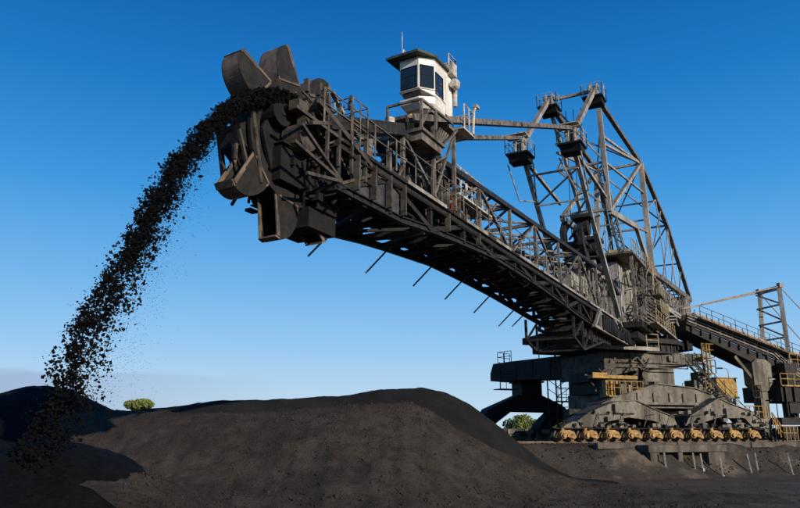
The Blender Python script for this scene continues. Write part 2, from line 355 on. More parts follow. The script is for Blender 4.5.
# bearing body, pedestal
m = MB(QP)
qprism(m, [(-2.4, 8.2), (-2.4, 9.8), (5.3, 9.95), (5.5, 9.0), (0.9, 8.7)], -3.6, 3.4)
m.box((-0.7, -2.9, 6.9), (2.7, 2.4, 8.75))
m.box((0.9, -3.66, 8.85), (1.0, -3.6, 9.9)); m.box((3.0, -3.66, 9.0), (3.1, -3.6, 9.9))
for k in range(9): m.box((-4.9 + k * 1.15, -3.65, 9.66), (-4.85 + k * 1.15, -3.6, 9.75))
part(m, 'bearing_body', 'base')
m = MB(QP); qprism(m, [(-5.0, 7.6), (-5.0, 9.75), (-2.41, 9.78), (-2.41, 8.18)], -3.5, 3.3)
for k in range(34):
    a = (R.uniform(-6.5, -.5), R.uniform(-4.0, -3.5), R.uniform(5.9, 9.6)); m.beam(a, (a[0] + R.uniform(-.9, .9), a[1] + R.uniform(-.2, .1), a[2] + R.uniform(-.9, .9)), R.choice((.06, .09, .13)))
for k in range(12): m.tube((-5.6 + k * .42, -3.9, 5.9), (-5.6 + k * .42, -3.9, 7.4), .05)
part(m, 'shaded_body_end', 'mid')  # left end of the bearing body, its shade painted in with darker steel
m = MB(); m.tube(QP(0.6, 0, 9.8), QP(0.6, 0, 10.6), 4.0, n=40); m.tube(QP(0.6, 0, 10.6), QP(0.6, 0, 11.0), 4.4, n=40)
for k in range(40):
    a = k * pi / 20; m.box((0, 0, 0), (0, 0, 0)) if False else m.tube(QP(0.6 + 4.05 * cos(a), 4.05 * sin(a), 10.0), QP(0.6 + 4.05 * cos(a), 4.05 * sin(a), 10.55), 0.07, n=5)
part(m, 'slewing_ring', 'boom')
m = MB(QP); m.box((-7.4, -2.2, 10.2), (4.6, 4.0, 11.2)); m.box((-6.0, -3.2, 10.25), (4.8, -2.2, 10.9)); m.box((-9.0, -1.0, 10.9), (-6, 3.0, 11.5))
for k in range(22): m.box((-7.6 + k * .55, -3.5, 10.2), (-7.45 + k * .55, -2.2, 10.2 + R.uniform(.4, 1.4)))
part(m, 'slewing_drive', 'dark')
# far arm with pillar and hull shaped equaliser
m = MB(); a0, a1 = QP(-2.5, 0.5, 0), QP(-6.6, 9.6, 0); d = (a1 - a0).normalized(); w = Vector((d.y, -d.x, 0))
def AP(l, ww, z): p = a0 + d * l + w * ww; return Vector((p.x, p.y, z))
LL = (a1 - a0).length
m.prism([(-0.5, 7.9), (-0.5, 10.15), (2, 10.1), (LL - 1.0, 9.95), (LL + 1.3, 9.85), (LL + 1.7, 8.9), (LL + 1.7, 8.15), (LL, 8.15)], -1.25, 1.25, lambda p, q, ww: AP(p, ww, q))
for k in (2.5, 4.5, 6.5, 8.5):
    m.hull8([AP(k, -1.31, 8.2), AP(k + .1, -1.31, 8.2), AP(k + .1, -1.25, 8.2), AP(k, -1.25, 8.2), AP(k, -1.31, 9.9), AP(k + .1, -1.31, 9.9), AP(k + .1, -1.25, 9.9), AP(k, -1.25, 9.9)])
part(m, 'support_arm', 'boom')
m = MB(QP); m.box((-5.9, 8.9, 6.7), (-3.6, 10.9, 8.2)); m.box((-6.1, 8.7, 8.0), (-3.4, 11.1, 8.16)); part(m, 'arm_pillar', 'boom')
m = MB(QP)
qprism(m, [(-9.4, 5.4), (-5.4, 7.0), (-4.0, 7.0), (-1.3, 5.9), (-0.7, 5.5), (-0.7, 4.7), (-1.2, 4.2), (-3.6, 3.2), (-4.3, 3.1), (-3.4, 4.3), (-2.4, 5.1), (-7.0, 5.15), (-8.6, 4.1), (-9.6, 3.2), (-10.8, 3.1), (-10.2, 4.4)], 9.2, 10.8)
part(m, 'equaliser_beam', 'dark')
for u in (-12.2, -10.4, -4.6, -2.8):
    m = MB(QP); m.box((u - 0.9, 9.6, 2.75), (u + 0.9, 10.4, 3.15)); 
    for e in (-.45, .45): m.tube(QP(u + e, 9.8, 2.92), QP(u + e, 10.2, 2.92), 0.4, n=14)
    part(m, 'rear_bogie', 'dark')
m = MB(QP); rail_run(m, [(-8.6, 8.1, 8.1), (-6.2, 8.1, 8.1)], step=.8); m.box((-8.6, 8.1, 8.02), (-6.0, 9.2, 8.09)); rail_run(m, [(-8.6, 8.1, 8.1), (-8.6, 9.2, 8.1)], step=.8)
m.box((-8.8, 7.9, 7.2), (-6.8, 9.4, 7.28)); rail_run(m, [(-8.8, 7.9, 7.28), (-6.8, 7.9, 7.28)], step=.7); m.tube((-8.8, 7.9, 7.28), (-8.8, 7.9, 9.8), .05)
part(m, 'arm_platform', 'boom')
m = MB(); rail_run(m, [AP(LL - .8, -1.0, 9.93), AP(LL + .9, -1.0, 9.88), AP(LL + .9, 1.0, 9.88)], step=.8, r=.03)
part(m, 'arm_handrail', 'boom')
for l, h in ((5.2, 1.0), (7.0, .8), (3.0, 1.4)):
    m = MB(); m.tube(AP(l, 0.6, 10), AP(l, 0.6, 10 + h), .05); m.ball(AP(l, .6, 10 + h), .16); part(m, 'marker_light', 'boom')
m = MB(); m.hull8([AP(4.3 + a, -.5 + b, 10 + c) for c in (.35, 1.05) for a, b in ((0, 0), (.5, 0), (.5, .5), (0, .5))]); m.tube(AP(4.5, -.3, 10), AP(4.5, -.3, 10.4), .05)
part(m, 'speaker_box', 'boom')
m = MB(QP)     # lattice stair tower behind
for u in (-4.1, -2.6):
    for v in (5.5, 7.0): m.tube((u, v, 2.4), (u, v, 8.2), .07)
for k in range(6):
    z = 2.8 + k * .9
    m.tube((-4.1, 5.5, z), (-2.6, 5.5, z + .9), .035); m.tube((-4.1, 5.5, z), (-2.6, 5.5, z), .035); m.tube((-2.6, 7, z), (-4.1, 7, z + .9), .035)
m.box((-4.0, 5.4, 6.0), (-1.2, 6.8, 6.08)); rail_run(m, [(-4.0, 5.4, 6.08), (-1.2, 5.4, 6.08)], step=.9)
part(m, 'access_tower', 'boom')

# ---- bogies along the near rail, one source then copies
BG = MB()
def L3(x, y, z): return Vector((x, y, z))
def lbox(m, a, b):
    (x0, y0, z0), (x1, y1, z1) = a, b
    m.hull8([Vector(p) for p in ((x0, y0, z0), (x1, y0, z0), (x1, y1, z0), (x0, y1, z0), (x0, y0, z1), (x1, y0, z1), (x1, y1, z1), (x0, y1, z1))])
def lprism(m, poly, y0, y1): m.prism(poly, y0, y1, lambda p, q, w: Vector((p, w, q)))
lprism(BG, [(-.92, .28), (-.75, .62), (-.2, .92), (.2, .92), (.75, .62), (.92, .28), (.6, .2), (.2, .5), (-.2, .5), (-.6, .2)], -.42, -.28)
lprism(BG, [(-.92, .28), (-.75, .62), (-.2, .92), (.2, .92), (.75, .62), (.92, .28), (.6, .2), (.2, .5), (-.2, .5), (-.6, .2)], .28, .42)
lbox(BG, (-.15, -.3, .6), (.15, .3, 1.05))
bogie0 = BG.build('bogie', 'tan', ROOT); 
for e in (-.5, .5):
    w = MB(); w.tube(L3(e, -.16, .42), L3(e, .16, .42), .42, n=20); w.tube(L3(e, -.22, .42), L3(e, -.16, .42), .47, n=20); w.tube(L3(e, -.5, .42), L3(e, .5, .42), .12, n=10)
    o = w.build('wheel', 'rail', bogie0); o.data.transform(Matrix.Translation((0, 0, 0)))
w = MB(); w.tube(L3(-.45, -.42, .45), L3(-.45, -.85, .45), .26, n=14); w.tube(L3(-.45, -.85, .45), L3(-.45, -1.0, .45), .16, n=12); lbox(w, (-.68, -.72, .2), (-.22, -.46, .7))
w.tube(L3(-.1, -.7, .42), L3(.55, -.7, .22), .11, n=8); w.tube(L3(-.45, -.6, .7), L3(-.45, -.6, .98), .15, n=10); lbox(w, (.3, -.62, .12), (.62, -.44, .42))
w.build('drive_motor', 'tan', bogie0)
# children's meshes above were built with world offsets removed; fix to local coords
def relocal(o, off):
    o.data.transform(Matrix.Translation(off))
rl = ROOT.location
relocal(bogie0, rl)
for ch in bogie0.children: relocal(ch, rl)
ang = (0, 0, radians(20))
for i in range(10):
    u = -11.0 + i * 2.02
    p = QP(u, -6.0, 2.5) - rl
    o = bogie0 if i == 0 else dup(bogie0, ROOT)
    o.location = p; o.rotation_euler = ang
m = MB(QP)
for i in range(5):
    u = -11.0 + 1.01 + i * 4.04
    qprism(m, [(u - 1.35, 3.38), (u - 1.2, 3.6), (u - .3, 3.95), (u + .3, 3.95), (u + 1.2, 3.6), (u + 1.35, 3.38), (u + .4, 3.36), (u - .4, 3.36)], -6.3, -5.7)
    m.tube((u, -6.45, 3.65), (u, -5.6, 3.65), .22, n=12)
part(m, 'rocker_beam', 'base')
m = MB(QP)
for k in range(34):
    u = -11.6 + k * .6 + R.uniform(-.1, .1); z = 3.35 + R.uniform(0, .35)
    m.box((u, -6.75 + R.uniform(0, .3), z), (u + R.uniform(.15, .5), -6.2, z + R.uniform(.12, .3)))
m.box((-12, -6.6, 3.40), (9.6, -6.3, 3.5)); part(m, 'brake_gear', 'dark')
# ---- yellow platforms on the undercarriage
m = MB(QP); m.box((-7.0, -4.6, 7.45), (-2.6, -3.9, 7.72)); m.box((-7.0, -4.62, 7.72), (-5.6, -4.5, 7.9)); part(m, 'maintenance_beam', 'yellow')
m = MB(QP); m.box((-6.0, -5.2, 5.95), (-2.6, -4.0, 6.05)); rail_run(m, [(-6.0, -5.2, 6.05), (-2.6, -5.2, 6.05)], step=.55, r=.04, h=1.15); 
for k in range(3): m.box((-5.8 + k * .5, -4.6, 6.1), (-5.6 + k * .5, -4.2, 7.3))
part(m, 'maintenance_platform', 'yellow')
m = MB(QP)
for k in range(6):
    m.box((-4.6 + k * .42, -4.6, 6.1), (-4.35 + k * .42, -4.3, 6.1 + R.uniform(.5, 1.1)))
    m.tube((-4.6 + k * .42, -4.7, 6.7), (-4.2 + k * .42, -4.7, 6.4), .06)
part(m, 'pump_set', 'boom')
m = MB(QP); 
for z in (8.2, 9.6): 
    m.box((4.6, -4.4, z - .08), (6.0, -3.2, z)); rail_run(m, [(4.6, -4.4, z), (6.0, -4.4, z), (6.0, -3.2, z)], step=.5, r=.035, h=1.15)
for u in (4.6, 5.1): m.tube((u, -4.5, 6.8), (u, -4.5, 10.8), .05)
for k in range(16): m.tube((4.6, -4.5, 7.0 + k * .24), (5.1, -4.5, 7.0 + k * .24), .025, n=4)
part(m, 'access_ladder', 'yellow')
m = MB(QP); m.box((10.2, 0, 6.5), (12.6, 2.2, 8.2)); m.box((10.1, -.1, 8.2), (12.7, 2.3, 8.28)); m.box((11.1, -.05, 6.6), (11.16, 0, 8.1))
part(m, 'electrical_cabinet', 'yellow')
m = MB(QP)
for u in (10.4, 12.4): m.box((u, .3, 3.4), (u + .2, .5, 6.5)); m.box((u, 1.8, 3.4), (u + .2, 2.0, 6.5))
m.box((6.0, 0, 6.3), (12.8, 2.4, 6.5)); rail_run(m, [(6.0, -.1, 6.5), (10.1, -.1, 6.5)], step=.8)
for k in range(10): m.box((6.2 + k * .42, .1, 6.5), (6.5 + k * .42, .6, 6.5 + R.uniform(.3, 1.2)))
m.box((5.2, -4.0, 4.8), (7.6, -2.6, 6.4)); m.box((4.0, -3.8, 6.2), (6.2, -2.6, 7.6))
part(m, 'cable_reel_frame', 'base')
def stairs(m, a, b, w, off, rails=True):
    a, b = m.pt(a), m.pt(b); o = m.pt(off) - m.pt((0, 0, 0)) if False else Vector(off)
    for q in (Vector((0, 0, 0)), o * w):
        m.beam(a + q, b + q, .06, .22)
        if rails:
            m.tube(a + q + Vector((0, 0, 1)), b + q + Vector((0, 0, 1)), .03, n=5); m.tube(a + q + Vector((0, 0, .5)), b + q + Vector((0, 0, .5)), .025, n=5)
            n = max(2, int((b - a).length / 1.2))
            for i in range(n + 1): c = a.lerp(b, i / n) + q; m.tube(c, c + Vector((0, 0, 1)), .03, n=5)
    n = int((b - a).length / .3)
    for i in range(1, n): c = a.lerp(b, i / n); m.beam(c, c + o * w, .22, .04)
vv = Vector((VV[0], VV[1], 0))
m = MB(QP); stairs(m, (3.6, -4.6, 8.9), (8.6, -4.6, 4.3), .8, vv); stairs(m, (7.0, -5.2, 4.9), (9.8, -6.4, 2.45), .8, vv)
m.box((8.2, -5.0, 4.2), (9.2, -3.6, 4.28)); part(m, 'stairway', 'boom')
m = MB(QP); rail_run(m, [(8.3, -4.9, 4.3), (10.8, -4.9, 4.3)], step=.5, r=.04); m.box((8.3, -4.9, 4.2), (10.8, -4.0, 4.3))
rail_run(m, [(9.9, -7.0, 2.45), (11.6, -7.0, 2.45)], step=.4, r=.045, h=1.2); rail_run(m, [(9.9, -7.0, 2.45), (9.0, -7.0, 3.6)], step=.4, r=.045, h=1.2)
part(m, 'stair_guardrail', 'yellow')
m = MB(QP)      # pipe work and fittings over the body
for k in range(2):
    z = 8.95 - k * .4; m.path([(-3.8, -3.75, z), (3.8 - k * .3, -3.75, z), (3.8 - k * .3, -3.75, 8.9)], .05)
m.box((2.1, -3.75, 9.1), (2.6, -3.6, 9.7)); m.box((1.5, -3.85, 9.15), (1.9, -3.6, 9.6))
m.box((4.4, -3.9, 6.2), (5.2, -3.0, 8.3))
part(m, 'service_pipe', 'boomlight')

# ---- slewing platform
m = MB(BP)
m.box((-9, -3.1, 11.25), (9.0, 3.1, 11.7)); m.box((9.0, -1.6, 10.5), (15, 1.6, 11.1)); m.box((-7, -2.6, 10.5), (8.2, 2.6, 11.0))
for k in range(12): m.box((-8.6 + k * 1.5, 3.1, 11.28), (-8.5 + k * 1.5, 3.25, 11.65))
part(m, 'slewing_platform', 'boom')
m = MB(QP)
m.box((-6.6, -5.2, 10.0), (-.6, -3.4, 10.1)); m.box((-6.6, -5.24, 9.8), (-.6, -5.2, 10.1)); part(m, 'gallery', 'mast')
m = MB(QP); rail_run(m, [(-6.6, -5.15, 10.1), (-.6, -5.15, 10.1)], step=1.1, r=.04, post=.06); part(m, 'gallery_handrail', 'dull')
m = MB(BP); m.box((-5, 3.3, 11.7), (7.5, 4.0, 11.78))
rail_run(m, [(-5, 3.95, 11.78), (7.3, 3.95, 11.78)], step=1.3, r=.03); rail_run(m, [(-9, 3.2, 11.78), (-9, -3.2, 11.78)], step=1.3, r=.035)
part(m, 'platform_handrail', 'dull')
m = MB(BP); m.box((-5.1, 3.98, 11.66), (7.6, 4.02, 11.82)); part(m, 'toe_board', 'mast')

# ---- tower
m = MB(); m.tube(BP(4.2, 1.1, 11.7), BP(4.2, 1.1, 17.2), .95, n=28); m.tube(BP(4.2, 1.1, 16.9), BP(4.2, 1.1, 17.2), 1.2, n=28); m.tube(BP(4.2, 1.1, 13.8), BP(4.2, 1.1, 13.95), 1.02, n=28)
part(m, 'tower_column', 'mast', smooth=False)
m = MB(BP); m.box((6.2, -2.2, 11.7), (8.5, 1.4, 16.8)); m.box((1.2, -2.4, 11.7), (3.0, .2, 17.0)); m.box((-1.6, .8, 13.6), (1.6, 2.4, 16.6)); m.box((-1.2, .4, 11.7), (1.0, 1.8, 13.2))
part(m, 'machinery_house', 'mast')
m = MB(BP); m.box((-3.6, -2.8, 17.2), (9.5, 2.9, 17.36)); m.box((-3.0, 2.9, 13.4), (1.8, 3.7, 13.5)); m.box((-1.0, 2.9, 15.0), (1.8, 3.7, 15.08))
for s in (-3.2, 0, 4, 8.6):
    for t in (-2.6, 2.6): m.beam((s, t, 11.7), (s, t, 17.2), .24)
    m.beam((s, 2.6, 14.2), (s - 2.4 if s > 3 else s + 2.6, 2.6, 17.1), .15); m.beam((s, -2.6, 17), (s, 2.6, 14.5), .14)
part(m, 'tower_deck', 'boomlight')
m = MB(BP)
rail_run(m, [(9.4, 2.85, 17.36), (-3.5, 2.85, 17.36), (-3.5, -2.7, 17.36)], step=1.1, r=.035)
rail_run(m, [(-3.0, 3.65, 13.5), (1.8, 3.65, 13.5)], step=.8, r=.035); rail_run(m, [(-1.0, 3.65, 15.08), (1.8, 3.65, 15.08)], step=.8, r=.035)
for s in (.2, .75): m.tube((s, 3.0, 11.8), (s, 3.0, 18.4), .045)
for k in range(26): m.tube((.2, 3.0, 11.9 + k * .25), (.75, 3.0, 11.9 + k * .25), .025, n=4)
part(m, 'tower_ladder', 'dull')
m = MB(BP)      # winch frames on and in front of the tower top
m.box((10, -1.6, 14.7), (17, 1.0, 14.95)); m.box((11.0, -1.3, 12.6), (13.6, .6, 14.7)); m.box((15.0, -1.2, 12.9), (17.5, .4, 14.5)); m.box((18.5, -.9, 12.6), (20.5, .6, 13.7))
for k in range(8): m.beam((10 + k * 1.2, 1.05, 12.0), (10 + k * 1.2, 1.05, 14.7), .1)
m.tube((12, -1.7, 15.3), (12, 1.0, 15.3), .45, n=16); m.tube((14.6, -1.7, 15.3), (14.6, 1.0, 15.3), .4, n=16)
part(m, 'winch_house', 'mast')
m = MB(BP)
for s, t, z in ((6.5, 1.3, 17.9), (3.2, -.5, 18.0), (1.0, 1.5, 17.8)):
    m = MB(BP); m.tube((s, t - .7, z), (s, t + .7, z), .45, n=16); m.box((s - .6, t - .9, 17.36), (s + .6, t - .7, z + .3)); m.box((s - .6, t + .7, 17.36), (s + .6, t + .9, z + .3)); part(m, 'winch', 'dull')

# ---- mast: two-sided triangular frame
def both(fn):
    for sg in (1, -1): fn(sg)
mast = MB(BP); mastd = MB(BP)
MF = (22.8, 1.75, 22.3); MR = (14.7, 1.85, 29.4); K1 = (-4.0, 2.2, 29.7); KM = (-12.8, 3.1, 25.3); K2 = (-20.3, 4.0, 18.1); CB = (14.9, 1.8, 19.7); PL = (18.0, 1.8, 17.6); FT = (13.0, 1.9, 12.3); TR = (9.0, 2.0, 17.4)
def P3(a, sg): return (a[0], a[1] * sg, a[2])
def lattice(m, a, b, w, r, n, chord=None):   # four sided laced strut
    a, b = m.pt(a), m.pt(b); d = (b - a).normalized(); u = Vector((NN[0], NN[1], 0)); r_ = d.cross(u).normalized(); c = chord or r * 1.6
    cs = [u * x * w + r_ * y * w for x, y in ((-.5, -.5), (.5, -.5), (.5, .5), (-.5, .5))]
    for q in cs: m.beam(a + q, b + q, c)
    for i in range(n):
        for j in range(4):
            p0, p1 = a.lerp(b, i / n) + cs[j], a.lerp(b, (i + 1) / n) + cs[(j + 1) % 4]
            if i % 2: p0, p1 = a.lerp(b, i / n) + cs[(j + 1) % 4], a.lerp(b, (i + 1) / n) + cs[j]
            m.beam(p0, p1, r)
def side(sg):
    p = lambda a: P3(a, sg)
    mast.beam(p(MF), p((17.6, 1.8, 17.0)), .28, .28); mast.beam(p((17.6, 1.8, 17.0)), p((11.5, 1.8, 11.8)), .36, .36)   # front leg
    mast.beam(p(MF), p(MR), .34)                                   # head strut
    if sg > 0:
        lattice(mast, p((13.2, 1.6, 23.4)), p(TR), .45, .05, 8, .1); mast.beam(p((13.2, 1.85, 28.4)), p((12.4, 1.9, 20.0)), .36)
    else: mast.beam(p((14.0, 1.85, 28.6)), (9.0, -.4, 18.0), .26)       # rear column
    mast.beam(p((MF[0] - .6, 1.75, MF[2] - .7)), p((13.0, 1.8, 21.0)), .22)
    mast.beam(p((13.0, 1.85, 26.2)), p(K1), .18); mastd.beam(p((13.8, 1.85, 28.3)), p(K1), .34) if False else None
    mastd.beam(p((14.2, 1.85, 29.2)), p(K1), .34)
    for a, b in ((K1, KM), (KM, K2)): mastd.beam(p(a), p(b), .38)
    for a, b in zip((K1, KM), ((1.8, 2.6, 19.5), (-8.0, 3.2, 18.3))): pass
    mast.beam(p(K1), p((-2.5, 2.6, 17.6)), .5, .5)                  # tall pale post
    mast.beam(p(K1), p((12.4, 1.9, 20.0)), .3); mast.beam(p(K1), p((12.6, 1.9, 25.6)), .2)
    mast.beam(p((12.4, 1.9, 20.0)), p((3.5, 2.4, 21.0)), .3, .45); mast.beam(p((3.5, 2.4, 21.0)), p((-1.6, 2.6, 17.6)), .3, .45)
    mast.beam(p((12.8, 1.9, 24.0)), p((-3.6, 2.3, 26.4)), .16); mast.beam(p((3.5, 2.4, 21.0)), p((-3.2, 2.4, 22.2)), .16)
    mastd.beam(p((-2.5, 2.6, 18.0)), p(K2), .42, .5)                   # rear boom
    mastd.beam(p((-2.5, 2.6, 15.3)), p((-19.4, 3.9, 16.8)), .3)
    for a, b in (((-3.4, 2.3, 24.5), (-8.8, 2.7, 27.2)), ((-3, 2.5, 19.5), (-10.5, 2.9, 26.4)), ((-7, 2.9, 18.2), (-13.2, 3.15, 25.1)), ((-11, 3.2, 18.2), (-15, 3.3, 23.3)), ((-14.5, 3.5, 18.2), (-17.2, 3.6, 20.9))):
        mast.beam(p(a), p(b), .11)
    mast.tube(p((-8.8, 2.7, 27.2)), p((-9.2, 3.0, 18.2)), .06); mast.tube(p((-13.2, 3.1, 25.1)), p((-13.2, 3.4, 18.2)), .06)
    # access frames hanging on the front leg
    mast.tube(p((22.9, .9, 20.9)), p((20.6, 1.5, 18.9)), .05); mast.tube(p((23.5, 2.5, 20.9)), p((21.6, 2.4, 18.8)), .05); mast.tube(p((20.6, 1.5, 18.9)), p((21.6, 2.4, 18.8)), .05)
both(side)
def cross(m, a, r): m.beam(P3(a, 1), P3(a, -1), r)
for a, r in (((14.4, 1.8, 29.5), .22), (K1, .24), (KM, .2), (K2, .4), ((12.8, 1.9, 24.0), .16), ((12.4, 1.9, 20.2), .24), ((-3.3, 2.3, 23.5), .14), ((-16.5, 3.5, 21.7), .14), ((-9, 2.7, 27.1), .14), ((19.6, 1.8, 18.9), .1), ((16.4, 1.8, 16.0), .1), ((21.6, 1.8, 20.5), .12)):
    cross(mast, a, r)
for a, b in (((21.6, 1.8, 20.5), (19.6, 1.8, 18.9)), ((19.6, 1.8, 18.9), (16.4, 1.8, 16.0))):
    mast.tube((a[0], a[1], a[2]), (b[0], -b[1], b[2]), .07)
for a, b in ((MR, (12.8, 1.9, 24.0)), ((12.8, 1.9, 24.0), (12.4, 1.9, 20.2)), (K1, KM), (K2, KM), (K1, (12.9, 1.85, 27.6))):
    mast.beam(P3(a, 1), P3(b, -1), .11); mast.beam(P3(a, -1), P3(b, 1), .11)
for k in range(7):
    s = -4.5 - k * 2.2; w_ = 2.6 + (4 - 2.6) * (-2.5 - s) / 17.8
    mast.beam((s, w_, 18.1), (s - 2.2 * (1 if k % 2 else 0), -w_, 18.1), .12); mast.beam((s, w_, 17.9), (s - 2.2, w_, 16.4), .1); mast.beam((s, -w_, 18.0), (s - 2.2, w_, 18.0), .08)
MAST = part(mast, 'mast', 'mast'); part(mastd, 'backstay_chord', 'boomlight')
for (s, z), nm in (((22.8, 22.25), 'f'), ((14.6, 29.3), 'r')):
    for sg in (1, -1):
        m = MB(BP); t = 1.8 * sg
        m.box((s - .75, t - .8, z - .75), (s + .85, t + .8, z - .63))
        m.prism([(s - .7, z - .68), (s + .75, z - .68), (s + .45, z - 1.2), (s - .5, z - 1.2)], t - .68, t + .68, lambda p, q, w: BP(p, w, q))
        o = part(m, 'mast_platform', 'dark')
        m = MB(BP); rail_run(m, [(s - .75, t - .8, z - .62), (s + .85, t - .8, z - .62), (s + .85, t + .8, z - .62), (s - .75, t + .8, z - .62), (s - .75, t - .8, z - .62)], step=.8, r=.025, h=1.0); part(m, 'handrail', 'offwhite', o)
        m = MB(BP); 
        for e in (-.28, .28): m.prism([(s - .45, z - .6), (s + .45, z - .6), (s + .3, z + .5), (s, z + .72), (s - .3, z + .5)], t + e - .05, t + e + .05, lambda p, q, w: BP(p, w, q))
        m.tube((s, t - .45, z + .3), (s, t + .45, z + .3), .2, n=14); part(m, 'pin_bracket', 'mast', o)
        if nm == 'f':
            m = MB(BP); m.box((s - .5, t - .95, z + .78), (s + .6, t + .6, z + .84)); part(m, 'weather_cover', 'offwhite', o)
# sheave blocks and hoist frames beside the front leg
m = MB(BP)
for s, t, z in ((18.4, 1.2, 17.9), (16.9, .4, 16.4), (15.0, -.6, 16.8), (13.4, .6, 17.6)):
    m.box((s - .9, t - .7, z - .2), (s + .9, t + .7, z + .05)); m.tube((s, t - .35, z - .7), (s, t + .35, z - .7), .6, n=16)
m.prism([(18.6, 17.8), (19.4, 16.9), (19.2, 15.8), (17.8, 14.4), (17.4, 14.7), (18.6, 16.0), (18.7, 16.8), (18.0, 17.6)], .9, 1.25, lambda p, q, w: BP(p, w, q))
m.prism([(18.6, 17.8), (19.4, 16.9), (19.2, 15.8), (17.8, 14.4), (17.4, 14.7), (18.6, 16.0), (18.7, 16.8), (18.0, 17.6)], -.3, .05, lambda p, q, w: BP(p, w, q))
for k in range(7): m.beam((18.8 - k * .3, 1.0, 17.2 - k * .45), (17.2 - k * .3, -.2, 16.8 - k * .4), .12)
m.beam((17, .6, 17.5), (13, .2, 14.9), .35, .8); m.beam((14.6, -.4, 18.2), (11, -.4, 14.9), .3, .8)
part(m, 'sheave_block', 'boom')
# tie bars mast -> boom
m = MB(BP)
for sg in (1, -1):
    t = 1.75 * sg
    for e in (-.14, .14): m.beam((23.0, t + e, 22.85), (46.2, t + e, 13.9), .09, .24)
    m.tube((34, t - .25, 18.6), (34, t + .25, 18.6), .12)
    pass
part(m, 'tie_bar', 'boomlight')
m = MB(BP)
for t in (-.5, .1, .7): m.tube((15.2, t, 17.5), (14.6, t, 28.2), .03, n=5); m.tube((13.8, t, 17.7), (2.5, t * .5, 18.2), .03, n=5)
part(m, 'hoist_rope', 'dark')
# counterweight
m = MB(BP)
m.box((-20.3, -3.7, 15.0), (-16.6, 3.9, 17.7)); m.box((-20.4, -3.8, 17.7), (-16.5, 4.0, 17.85))
for k in range(6): m.box((-20.0 + k * .62, 3.9, 15.1), (-19.9 + k * .62, 3.98, 17.6))
part(m, 'counterweight', 'mast')
m = MB(BP)
m.box((-16.6, -3.0, 15.0), (-4, 3.4, 15.15)); m.beam((-2, 3.2, 14.7), (-20.5, 4.1, 14.9), .35, .5); m.beam((-2, -2.8, 14.5), (-20.5, -3.8, 14.7), .4, .5)
for k in range(46):
    q = -15.8 + R.uniform(0, 12); t = R.uniform(-2.0, 3.0); z = 15.15
    m.box((q, t, z), (q + R.uniform(.3, 1.2), t + R.uniform(.2, .7), z + R.uniform(.4, 2.3)))
for k in range(9): m.tube((-15.6 + k * 1.3, 3.0, 15.7 + .9 * (k % 2)), (-14.8 + k * 1.3, 3.0, 15.7 + .9 * (k % 2)), .3, n=14)
for k in range(50):
    a = (R.uniform(-16, -2), R.uniform(2.2, 3.9), R.uniform(15, 17.8)); m.beam(a, (a[0] + R.uniform(-1.8, 1.8), a[1], a[2] + R.uniform(-1, 1)), R.choice((.06, .09)))
part(m, 'counterweight_deck', 'mast')
m = MB(BP)       # small landings, frames and pipes crowding the tower
for k in range(46):
    a = (R.uniform(-4, 10), R.uniform(1.9, 3.4), R.uniform(11.9, 17.2)); m.beam(a, (a[0] + R.uniform(-1.6, 1.6), a[1] + R.uniform(-.2, .2), a[2] + R.uniform(-1.4, 1.4)), R.choice((.05, .08, .11)))
for k in range(18):
    q = R.uniform(-4, 9); t = R.uniform(2.0, 3.0); z = R.uniform(11.8, 16.2); m.box((q, t, z), (q + R.uniform(.2, .9), t + R.uniform(.2, .5), z + R.uniform(.2, .8)))
for k in range(6): m.path([(9 - k * .5, 3.0, 11.8), (8 - k * .6, 3.0, 13 + k * .3), (-3.5, 3.2 + .08 * k, 13.2 + k * .3)], .05)
part(m, 'tower_fitting', 'boomlight')
m = MB(BP); rail_run(m, [(-2, 3.4, 15.2), (-20.5, 4.2, 15.2)], step=1.3, r=.035); 
for z in (13.2, 13.5, 12.9, 12.6): m.path([(8, 3.35, z - 1.0), (-1.5, 3.4, z - .7), (-3.0, 3.5, z), (-18, 4.3, z)], .06)
for z in (0, .3, .6): m.path([(1.5, 3.8, 12.2 + z), (-1.5, 3.8, 12.9 + z), (-5.0, 4.0, 13.4 + z), (-6.0, 4.2, 12.0 + z * .5)], .07)
part(m, 'hydraulic_pipe', 'mast')

# ---- boom
ZB = [(10, 10.1), (20, 10.15), (24, 10.3), (26.3, 10.43), (30.3, 10.62), (35, 10.72), (38, 10.74), (42, 10.5), (44, 10.35), (46.5, 10.08), (50.5, 10.02)]
def zb(s): return interp(ZB, s)
W2 = 1.5
m = MB(BP)
for t in (-W2, W2):
    m.beam((10, t, 11.36), (50.6, t, 11.36), .26, .30, ib=True); 
    for (a, za), (b, z_b) in zip(ZB[:-1], ZB[1:]): m.beam((a, t, za), (b, t, z_b), .22, .24, ib=True)
    n = 13; st = (50.4 - 10) / n
    for i in range(n + 1):
        s = 10 + st * i; m.beam((s, t, zb(s)), (s, t, 11.25), .17)
        if i < n:
            a, b = ((s, t, zb(s)), (s + st, t, 11.25)) if i % 2 else ((s, t, 11.25), (s + st, t, zb(s + st))); m.beam(a, b, .18)
for i in range(22):
    s = 10 + 40.4 / 21 * i
    m.beam((s, -W2, zb(s)), (s, W2, zb(s)), .16, .18); m.beam((s, -W2, 11.3), (s, W2, 11.3), .14)
    if i < 21:
        m.beam((s, -W2, zb(s) - .03), (s + 1.92, W2, zb(s + 1.92) - .03), .11) if i % 2 else m.beam((s, W2, zb(s) - .03), (s + 1.92, -W2, zb(s + 1.92) - .03), .11)
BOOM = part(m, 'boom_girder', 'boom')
m = MB(BP)
